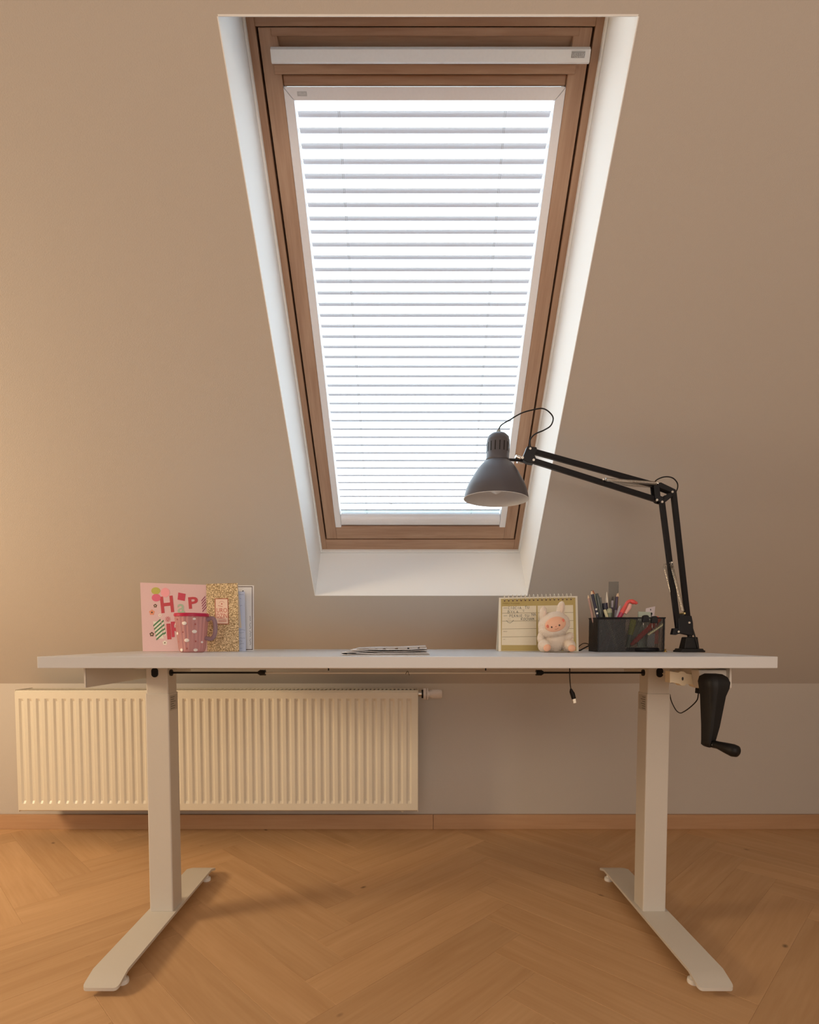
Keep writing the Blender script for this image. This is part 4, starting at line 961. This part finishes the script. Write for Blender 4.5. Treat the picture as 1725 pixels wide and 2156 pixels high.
for k in range(17):
    px = 1065 + k * (1206.5 - 1065) / 16; py = 1262 - k * (3.2 / 16)
    x, y = o_(px, py); mb = MB(); disc(mb, x, y - 0.0012, 0.0024, 0.0027, 0.0016, 0.0019, 10); mb.build('punch_hole', BRN, pln)
    pts = [(x, y, 0.0018), (x, y + 0.003, 0.0062), (x, y + 0.010, 0.0068), (x, y + 0.0158, 0.001), (x, y + 0.012, -0.005), (x, y + 0.004, -0.0045)]
    MB().tube(spline(pts, 3), 0.0009, 5).build('binding_ring', WIRE, pln, smooth=80)

# =================================================================== PLUSH RABBIT
yt = 1.535; kt = yt / F; pt_ = at(1168, 1371, yt)
pr_ = thing('plush_rabbit', 'small cream plush toy in rabbit hood sitting before the weekly planner', 'plush toy', (pt_.x, yt, ZT))
T = lambda px, py, d=0.0: Vector(((px - 1168) * kt, d, (1371 - py) * kt))
FUR = mat('plush_cream', (0.88, 0.77, 0.66), 0.95, bump=0.8, bscale=700, spec=0.1); FURW = FUR
Rz = lambda a: Matrix.Rotation(R(a), 3, 'Y')
bd = MB()
bd.ell(T(1167, 1347, 0.004), (26 * kt, 22 * kt, 25 * kt))
bd.ell(T(1143, 1357, -0.020), (13 * kt, 20 * kt, 13.5 * kt)); bd.ell(T(1193, 1357, -0.020), (13 * kt, 20 * kt, 13.5 * kt))
bd.ell(T(1194, 1338, -0.010), (12 * kt, 8 * kt, 7.5 * kt), M=Rz(-35)); bd.ell(T(1137, 1341, -0.008), (7 * kt, 8 * kt, 12 * kt))
bd.ell(T(1165, 1313, -0.006), (33 * kt, 26 * kt, 27 * kt), M=Rz(-12)); bd.ell(T(1163, 1322, -0.010), (31 * kt, 24 * kt, 19 * kt), M=Rz(-10))
bd.ell(T(1142, 1289, -0.004), (7.5 * kt, 6 * kt, 15 * kt), M=Rz(8)); bd.ell(T(1179, 1281, -0.004), (8.5 * kt, 6.5 * kt, 17.5 * kt), M=Rz(10))
ob = bd.build('body', FUR, pr_)
rm = ob.modifiers.new('r', 'REMESH'); rm.mode = 'VOXEL'; rm.voxel_size = 0.0017
dg = bpy.context.evaluated_depsgraph_get(); me = bpy.data.meshes.new_from_object(ob.evaluated_get(dg)); ob.modifiers.clear(); ob.data = me
bm = bmesh.new(); bm.from_mesh(me); 
for _ in range(3): bmesh.ops.smooth_vert(bm, verts=bm.verts, factor=0.5, use_axis_x=True, use_axis_y=True, use_axis_z=True)
random.seed(2); bm.normal_update(); tf = MB()
for v in bm.verts:
    v.co.z = max(v.co.z, 0.0004)
vl_ = list(bm.verts)
for v in vl_:
    if random.random() < 0.75 and v.co.z > 0.003:
        n = v.normal; t_ = n.orthogonal().normalized(); t_.rotate(Matrix.Rotation(random.uniform(0, 6.28), 3, n)); c = v.co.copy(); tip = c + n * random.uniform(0.0008, 0.0020) + Vector((0, 0, -0.0007)) + t_ * random.uniform(-.0006, .0006)
        tip.z = max(tip.z, 0.0005)
        tf.add([c - t_ * 0.0005, c + t_ * 0.0005, tip], [(0, 1, 2)])
bm.to_mesh(me); bm.free(); me.shade_smooth(); me.materials.clear(); me.materials.append(FUR)
me2 = bpy.data.meshes.new('fur'); me2.from_pydata(tf.v, [], tf.f); me2.materials.append(FUR); fo = bpy.data.objects.new('fur', me2); C.objects.link(fo); fo.parent = pr_; tag(fo, kind='stuff')
SKN = mat('plush_face_peach', (0.85, 0.47, 0.31), 0.45)
Mf = Matrix.Rotation(R(-14), 3, 'Y')
fc = Vector(T(1161.5, 1313, -0.0375))
MB().ell(fc, (22.0 * kt, 6 * kt, 15.5 * kt), 32, 16, Mf).build('face', SKN, pr_, smooth=80)
def onface(dx, dz):   # px offsets in the face frame
    y = -6 * kt * math.sqrt(max(0.0, 1 - (dx / 22.0) ** 2 - (dz / 15.5) ** 2)); return fc + Mf @ Vector((dx * kt, y, dz * kt))
EYE = mat('eye_dark', (0.04, 0.02, 0.015), 0.2)
for dx in (-10, 6): MB().ell(onface(dx, -3.5), (1.7 * kt, 0.0008, 1.9 * kt), 12, 8, Mf).build('eye', EYE, pr_, smooth=80)
MB().ell(onface(-1.5, -4.5), (1.5 * kt, 0.001, 0.9 * kt), 10, 6, Mf).build('nose', mat('nose_pink', (0.6, 0.15, 0.12), 0.4), pr_, smooth=80)
CHK = mat('cheek_coral', (0.75, 0.20, 0.13), 0.6)
for dx, dz in ((-17, 0), (16, 4)): MB().ell(onface(dx, dz), (3.0 * kt, 0.0009, 3.6 * kt), 12, 8, Mf).build('cheek', CHK, pr_, smooth=80)
MB().tube(spline([onface(-5, -8.5), onface(-1.5, -10), onface(3, -8.5)], 5), 0.0005, 6).build('mouth', mat('stitch_brown', (0.35, 0.14, 0.08), 0.7), pr_)
for px, py, a in ((1143.5, 1361, 35), (1194, 1362, 0)): MB().ell(T(px, py, -0.0455), (8.0 * kt, 0.0045, 7.2 * kt), 20, 8, Rz(-a)).build('foot_pad', SKN, pr_, smooth=80)
for px, py, a, l in ((1144, 1292, 8, 8), (1180, 1280, 10, 11)): MB().ell(T(px, py, -0.0125), (3.2 * kt, 0.0015, l * kt), 14, 8, Rz(a)).build('inner_ear', mat('ear_lining', (0.78, 0.62, 0.52), 0.9), pr_, smooth=80)
for px, py in ((1200, 1333), (1202.5, 1339), (1200, 1344)): MB().ell(T(px, py, -0.014), (2.6 * kt, 2.4 * kt, 2.2 * kt), 10, 8).build('finger', mat('plush_hand', (0.86, 0.66, 0.55), 0.7), pr_, smooth=80)

# =================================================================== PEN HOLDER
yo = 1.60; ko = yo / F; po = at(1317, 1371, yo)
org = thing('pen_holder', 'black wire-mesh desk organiser with two bins full of pens', 'pen holder', (po.x, yo, ZT))
G = lambda px, py, d=0.0: Vector(((px - 1317) * ko, d, (1371 - py) * ko))
MESH = mesh_mat('black_wire_mesh', (0.004, 0.004, 0.005), 0.52); MESHD = mesh_mat('black_wire_mesh_fine', (0.004, 0.004, 0.005), 0.37)
def lx(px): return (px - 1317) * ko
zt_ = (1371 - 1301) * ko; D1 = -0.045; D2 = 0.045
def bin_(x0, x1, y0, y1, z1, m, nm):
    t = 0.0006
    for nm2, a, b in (('front_mesh', (x0, y0, 0.003), (x1, y0 + t, z1)), ('back_mesh', (x0, y1 - t, 0.003), (x1, y1, z1)), ('side_mesh', (x0, y0 + t, 0.003), (x0 + t, y1 - t, z1)), ('side_mesh', (x1 - t, y0 + t, 0.003), (x1, y1 - t, z1))):
        MB().box(a, b).build(nm2, m, org)
    MB().box((x0, y0, 0.0005), (x1, y1, 0.003)).build('bin_floor', BLKM, org)
    r = 0.0018
    MB().tube([(x0, y0, z1), (x1, y0, z1), (x1, y1, z1), (x0, y1, z1), (x0, y0, z1)], r, 8).build('rim_wire', BLKM, org, smooth=60)
bin_(lx(1248), lx(1305), -0.040, 0.035, zt_, MESHD, 'a')
bin_(lx(1307), lx(1389), -0.032, 0.035, zt_, MESH, 'b')
MB().tube([G(1245, 1303, -0.041), G(1312, 1302, -0.041)], 0.0017, 8).build('rim_wire', BLKM, org)
MB().lathe([(0.0001, 0.0), (0.043, 0.0), (0.045, 0.003), (0.045, 0.009), (0.043, 0.011), (0.0001, 0.011)], 36).build('base_ring', BLKM, org, smooth=40, loc=(lx(1352), -0.002, 0.0004))
for px in (1250, 1386): MB().box((lx(px) - 0.0015, -0.034 if px > 1300 else -0.042, 0.002), (lx(px) + 0.0015, -0.031 if px > 1300 else -0.039, zt_)).build('corner_wire', BLKM, org)

OX = Vector(org.location)
def W(px, py, d): return OX + G(px, py, d)
def pen(name, label, cat, foot, top_, r, parts, seg=12, group=None):
    # foot, top_: (px, py, depth) ; parts: list of (t0, t1, r0, r1, material, partname)
    a, b = W(*foot), W(*top_); a.z = max(a.z, ZT + 0.0035); t = thing(name, label, cat, a, group=group); d = b - a
    for (t0, t1, r0, r1, m, nm) in parts: MB().tube([d * t0, d * t1], [r0 * r, r1 * r], seg).build(nm, m, t, smooth=50)
    return t
WT = mat('wood_tip', (0.75, 0.55, 0.38), 0.7); NAVY = mat('navy', (0.012, 0.014, 0.045), 0.4); TEAL = mat('teal', (0.03, 0.12, 0.11), 0.4); GRY = mat('slate', (0.10, 0.12, 0.12), 0.4)
PKP = mat('pale_pink_pen', (0.45, 0.28, 0.24), 0.5); WPN = mat('pen_white', (0.85, 0.78, 0.66), 0.4); LAV = mat('lavender_grey', (0.40, 0.37, 0.42), 0.4); VIO = mat('violet_dark', (0.05, 0.03, 0.08), 0.4); TAN = mat('tan_pencil', (0.50, 0.36, 0.22), 0.5); YEL = mat('pale_yellow', (0.70, 0.66, 0.42), 0.5); LIME = mat('lime', (0.42, 0.45, 0.06), 0.5); MOSS = mat('moss_glass', (0.13, 0.17, 0.11), 0.3); WINE = mat('wine', (0.20, 0.012, 0.045), 0.35); COR = mat('coral', (0.75, 0.10, 0.09), 0.4); RDM = mat('marker_red', (0.62, 0.05, 0.03), 0.4)
p1 = pen('dotted_pencil', 'dark pencil with white polka dots, leftmost in the pen holder', 'pencil', (1268, 1366, -0.025), (1240.5, 1243, -0.012), 0.0042, [(0, .93, 1, 1, NAVY, 'barrel'), (.93, .985, 1, .35, WT, 'sharpened_wood'), (.985, 1, .35, .08, INK, 'lead')])
dv = W(1240.5, 1243, -0.012) - Vector(p1.location)
for px, py in ((1249.5, 1283), (1251.5, 1291.5), (1258.5, 1307.5), (1264, 1319.5), (1267, 1328)):
    t_ = (1366 - py) / (1366 - 1243); c = dv * t_ + Vector((0, -0.0042, 0)); MB().ell(c, (0.0030, 0.0008, 0.0030), 12, 6).build('dot', mat('spot_bright', (0.85, 0.83, 0.80), 0.5), p1, smooth=80)
pen('pencil', 'dusty pink pencil leaning out left behind the polka dot pencil', 'pencil', (1262, 1366, 0.0), (1238, 1252, 0.004), 0.0036, [(0, .94, 1, 1, PKP, 'barrel'), (.94, 1, 1, .1, WT, 'sharpened_wood')], 6)
pen('pencil', 'grey-green pencil with rust tip, next to the polka dot pencil', 'pencil', (1270, 1366, -0.010), (1248, 1242, 0.005), 0.0040, [(0, .50, 1, 1, TEAL, 'barrel'), (.5, .93, 1, 1, mat('sage_grey', (0.22, 0.24, 0.19), 0.5), 'barrel'), (.93, 1, 1, .15, mat('rust_tip', (0.35, 0.12, 0.06), 0.6), 'lead')], 6)
pen('marker', 'dark slate felt marker with capped top in the left bin', 'marker', (1276, 1366, -0.005), (1257, 1249, 0.008), 0.0060, [(0, .55, 1, 1, TEAL, 'barrel'), (.55, .95, 1.05, 1.0, GRY, 'cap'), (.95, 1, .8, .6, GRY, 'cap_end')])
pen('marker', 'charcoal felt marker with grey cap near the middle of the left bin', 'marker', (1280, 1366, 0.012), (1264, 1257, 0.014), 0.0062, [(0, .6, 1, 1, GRY, 'barrel'), (.6, 1, 1.05, .9, mat('cap_grey', (0.17, 0.18, 0.18), 0.5), 'cap')])
pen('marker', 'short black-topped marker in front of the white stylus', 'marker', (1284, 1366, 0.005), (1274, 1269, 0.006), 0.0072, [(0, .72, 1, 1, mat('slate_barrel', (0.13, 0.15, 0.15), 0.5), 'barrel'), (.72, 1, 1.05, 1.0, NAVY, 'cap')])
pen('stylus', 'slim cream-white pen with pointed top standing tall in the left bin', 'pen', (1284, 1366, 0.015), (1279, 1245, 0.012), 0.0040, [(0, .85, 1, 1, WPN, 'barrel'), (.85, 1, 1, .12, WPN, 'tip')])
pen('ballpoint_pen', 'dark violet ballpoint pen just in front of the clear ruler', 'pen', (1286, 1366, 0.002), (1290, 1256, 0.006), 0.0036, [(0, .8, 1, 1, VIO, 'barrel'), (.8, .93, .9, .9, LAV, 'grip'), (.93, 1, .8, .4, INK, 'button')])
pen('ballpoint_pen', 'thin dark pen with tan tip over right edge of the clear ruler', 'pen', (1288, 1366, -0.008), (1298, 1249, 0.0), 0.0036, [(0, .7, 1, 1, LAV, 'barrel'), (.7, .94, 1, 1, VIO, 'barrel'), (.94, 1, .7, .2, WT, 'tip')])
pen('pencil', 'tan wooden pencil at right edge of the left bin', 'pencil', (1294, 1366, 0.016), (1303.5, 1247, 0.012), 0.0035, [(0, .93, 1, 1, TAN, 'barrel'), (.93, 1, 1, .1, WT, 'sharpened_wood')], 6)
pen('crayon', 'pale yellow crayon leaning left at the front of the left bin', 'crayon', (1290, 1366, -0.034), (1263, 1284, -0.034), 0.0040, [(0, .97, 1, 1, YEL, 'barrel'), (.97, 1, 1, .8, YEL, 'rounded_end')])
pen('glue_tube', 'moss green translucent tube with rounded cap in the left bin', 'tube', (1279, 1366, -0.016), (1278.5, 1280, -0.014), 0.0080, [(0, .88, 1, 1, MOSS, 'barrel'), (.88, .97, 1, .85, mat('moss_light', (0.36, 0.38, 0.26), 0.4), 'shoulder'), (.97, 1, .85, .3, mat('moss_light', (0.36, 0.38, 0.26), 0.4), 'cap')])
pen('ballpoint_pen', 'lavender grey pen slanting up to the right below the ruler', 'pen', (1268, 1366, -0.030), (1296.5, 1276, -0.030), 0.0038, [(0, .95, 1, 1, LAV, 'barrel'), (.95, 1, 1, .5, LAV, 'tip')])
# clear ruler
rl = thing('ruler', 'clear plastic ruler sticking up highest out of the pen holder', 'ruler', W(1296, 1366, 0.022), (0, 0, 0))
MB().box((-10.5 * ko, -0.001, 0), (10.5 * ko, 0.001, (1366 - 1223) * ko)).build('blade', clear_mat('ruler_clear', (0.30, 0.29, 0.27), 0.38, 0.25), rl, bevel=0.0004)
mb = MB()
for k in range(60): z = 0.008 + k * 0.003; ll = 0.006 if k % 5 == 0 else 0.003; mb.box((10.3 * ko - ll, -0.0013, z), (10.3 * ko, -0.0011, z + 0.0004))
mb.build('scale_marks', INK, rl)
# bird-topped pen
fp = pen('bird_pen', 'long wine-red pen topped with a coral bird head, crossing the left bin', 'pen', (1257, 1366, -0.031), (1309, 1272, -0.031), 0.0062, [(0, .62, 1, 1, WINE, 'barrel'), (.62, .80, 1.1, 1.15, mat('wine_light', (0.42, 0.03, 0.09), 0.35), 'collar'), (.80, 1, 1.15, .6, COR, 'neck')])
FP = Vector(fp.location)
MB().tube([p - FP for p in spline([W(1306, 1277, -0.031), W(1310, 1270, -0.031), W(1316, 1266.5, -0.031), W(1322, 1268, -0.031), W(1327, 1270, -0.031), W(1332, 1271, -0.031)], 4)], [0.0042] * 5 + [0.0048] * 5 + [0.0062] * 5 + [0.0045] * 4 + [0.0015] * 2, 14).build('bird_head', COR, fp, smooth=70)
MB().tube([W(1316, 1273, -0.033) - FP, W(1314, 1280, -0.033) - FP, W(1306, 1292, -0.031) - FP], [0.0048, 0.0060, 0.0050], 14).build('wing', mat('shell_pink', (0.80, 0.42, 0.38), 0.5), fp, smooth=70)
# right bin contents
pen('marker', 'red marker lying diagonally in the right bin', 'marker', (1324, 1357, -0.016), (1382, 1302, -0.016), 0.0072, [(0, .12, .5, .9, RDM, 'nib_end'), (.12, .60, 1, 1, RDM, 'barrel'), (.60, 1, 1.12, 1.12, mat('marker_red_cap', (0.72, 0.08, 0.03), 0.4), 'cap')])
pen('pencil_stub', 'short beige pencil stub beneath the red marker', 'pencil', (1355, 1336, -0.028), (1388, 1313, -0.028), 0.0042, [(0, .94, 1, 1, YEL, 'barrel'), (.94, 1, 1, .9, WT, 'end')], 6)
pen('highlighter', 'yellow-green highlighter standing at left of the right bin', 'marker', (1320, 1362, -0.006), (1331, 1304, -0.006), 0.0085, [(0, .45, .8, .8, MOSS, 'barrel'), (.45, .62, .8, 1, LIME, 'shoulder'), (.62, 1, 1, 1, LIME, 'cap')])
pen('eraser_stick', 'greyish green oblong stick behind the red marker', 'eraser', (1326, 1358, 0.006), (1349, 1308, 0.006), 0.0085, [(0, 1, 1, 1, mat('grey_green', (0.22, 0.25, 0.18), 0.5), 'barrel')], 4)
def slip(name, label, cat, pts, d, m, th=0.0008):
    c = W(*pts[0], d); t = thing(name, label, cat, c); P_ = [W(a, b, d) - c for a, b in pts]
    MB().prism([(p.x, p.z) for p in P_], 'y', -th / 2, th / 2).build('sheet', m, t); return t
s1 = slip('sticky_note', 'mint coloured paper pad standing at back of the right bin', 'paper', [(1347, 1366), (1373, 1366), (1373.5, 1287.5), (1347.5, 1286.5)], 0.016, mat('paper_mint', (0.52, 0.60, 0.50), 0.7), 0.004)
s2_ = slip('paper_slip', 'white printed paper slip rising tilted from the right bin', 'paper', [(1362, 1366), (1378, 1366), (1386, 1275), (1366, 1279.5)], 0.024, mat('paper_slip_white', (0.78, 0.70, 0.74), 0.7))
mb = MB(); c0 = Vector(s2_.location)
for a, b in (((1375, 1284), (1377, 1280.5)), ((1374, 1293), (1380, 1289)), ((1377, 1297), (1379, 1288))):
    A2, B2 = W(*a, 0.024) - c0, W(*b, 0.024) - c0; mb.prism([(A2.x, A2.z), (B2.x, A2.z), (B2.x, B2.z), (A2.x, B2.z)], 'y', -0.0010, -0.0006)
mb.build('small_print', mat('ink_soft', (0.12, 0.12, 0.14)), s2_)
slip('paper_scrap', 'small pale paper scrap low inside right bin under the pencil stub', 'paper', [(1357, 1360), (1373, 1361), (1374, 1333), (1360, 1334)], -0.014, mat('scrap_grey', (0.55, 0.55, 0.55), 0.7), 0.0012)
def clipo(px, py, label, d):
    c = W(px, py, d); t = thing('binder_clip', label, 'clip', c, group=None)
    MB().prism([(-0.0095, -0.013), (0.0095, -0.013), (0.0075, 0.004), (0.003, 0.0065), (-0.003, 0.0065), (-0.0075, 0.004)], 'y', -0.006, 0.006).build('clip_body', BLKM, t, bevel=0.001)
    MB().tube(spline([(-0.006, 0, -0.013), (-0.004, 0, -0.028), (0.004, 0, -0.028), (0.006, 0, -0.013)], 4), 0.0009, 6).build('clip_handle', STEEL, t)
clipo(1348.5, 1300, 'black binder clip on the rim left of the mint pad', -0.030); clipo(1366.5, 1302, 'black binder clip on the rim right of the other clip', -0.030)
es = thing('eraser', 'small coral eraser top showing at right rim of the right bin', 'eraser', W(1383, 1300, 0.008))
MB().box((-0.007, -0.006, -0.075), (0.006, 0.006, 0.0045)).build('block', mat('eraser_coral', (0.80, 0.28, 0.22), 0.6), es, bevel=0.002)
tk_ = thing('push_pin', 'tiny brass push pin on the desktop at right foot of the pen holder', 'pin', W(1389.5, 1371, -0.034))
MB().lathe([(0.0001, 0), (0.005, 0), (0.0045, 0.002), (0.0022, 0.003), (0.0022, 0.006), (0.0038, 0.008), (0.0001, 0.0085)], 16).build('pin_head', mat('brass_pin', (0.50, 0.33, 0.10), 0.3, metal=0.8), tk_, smooth=40)
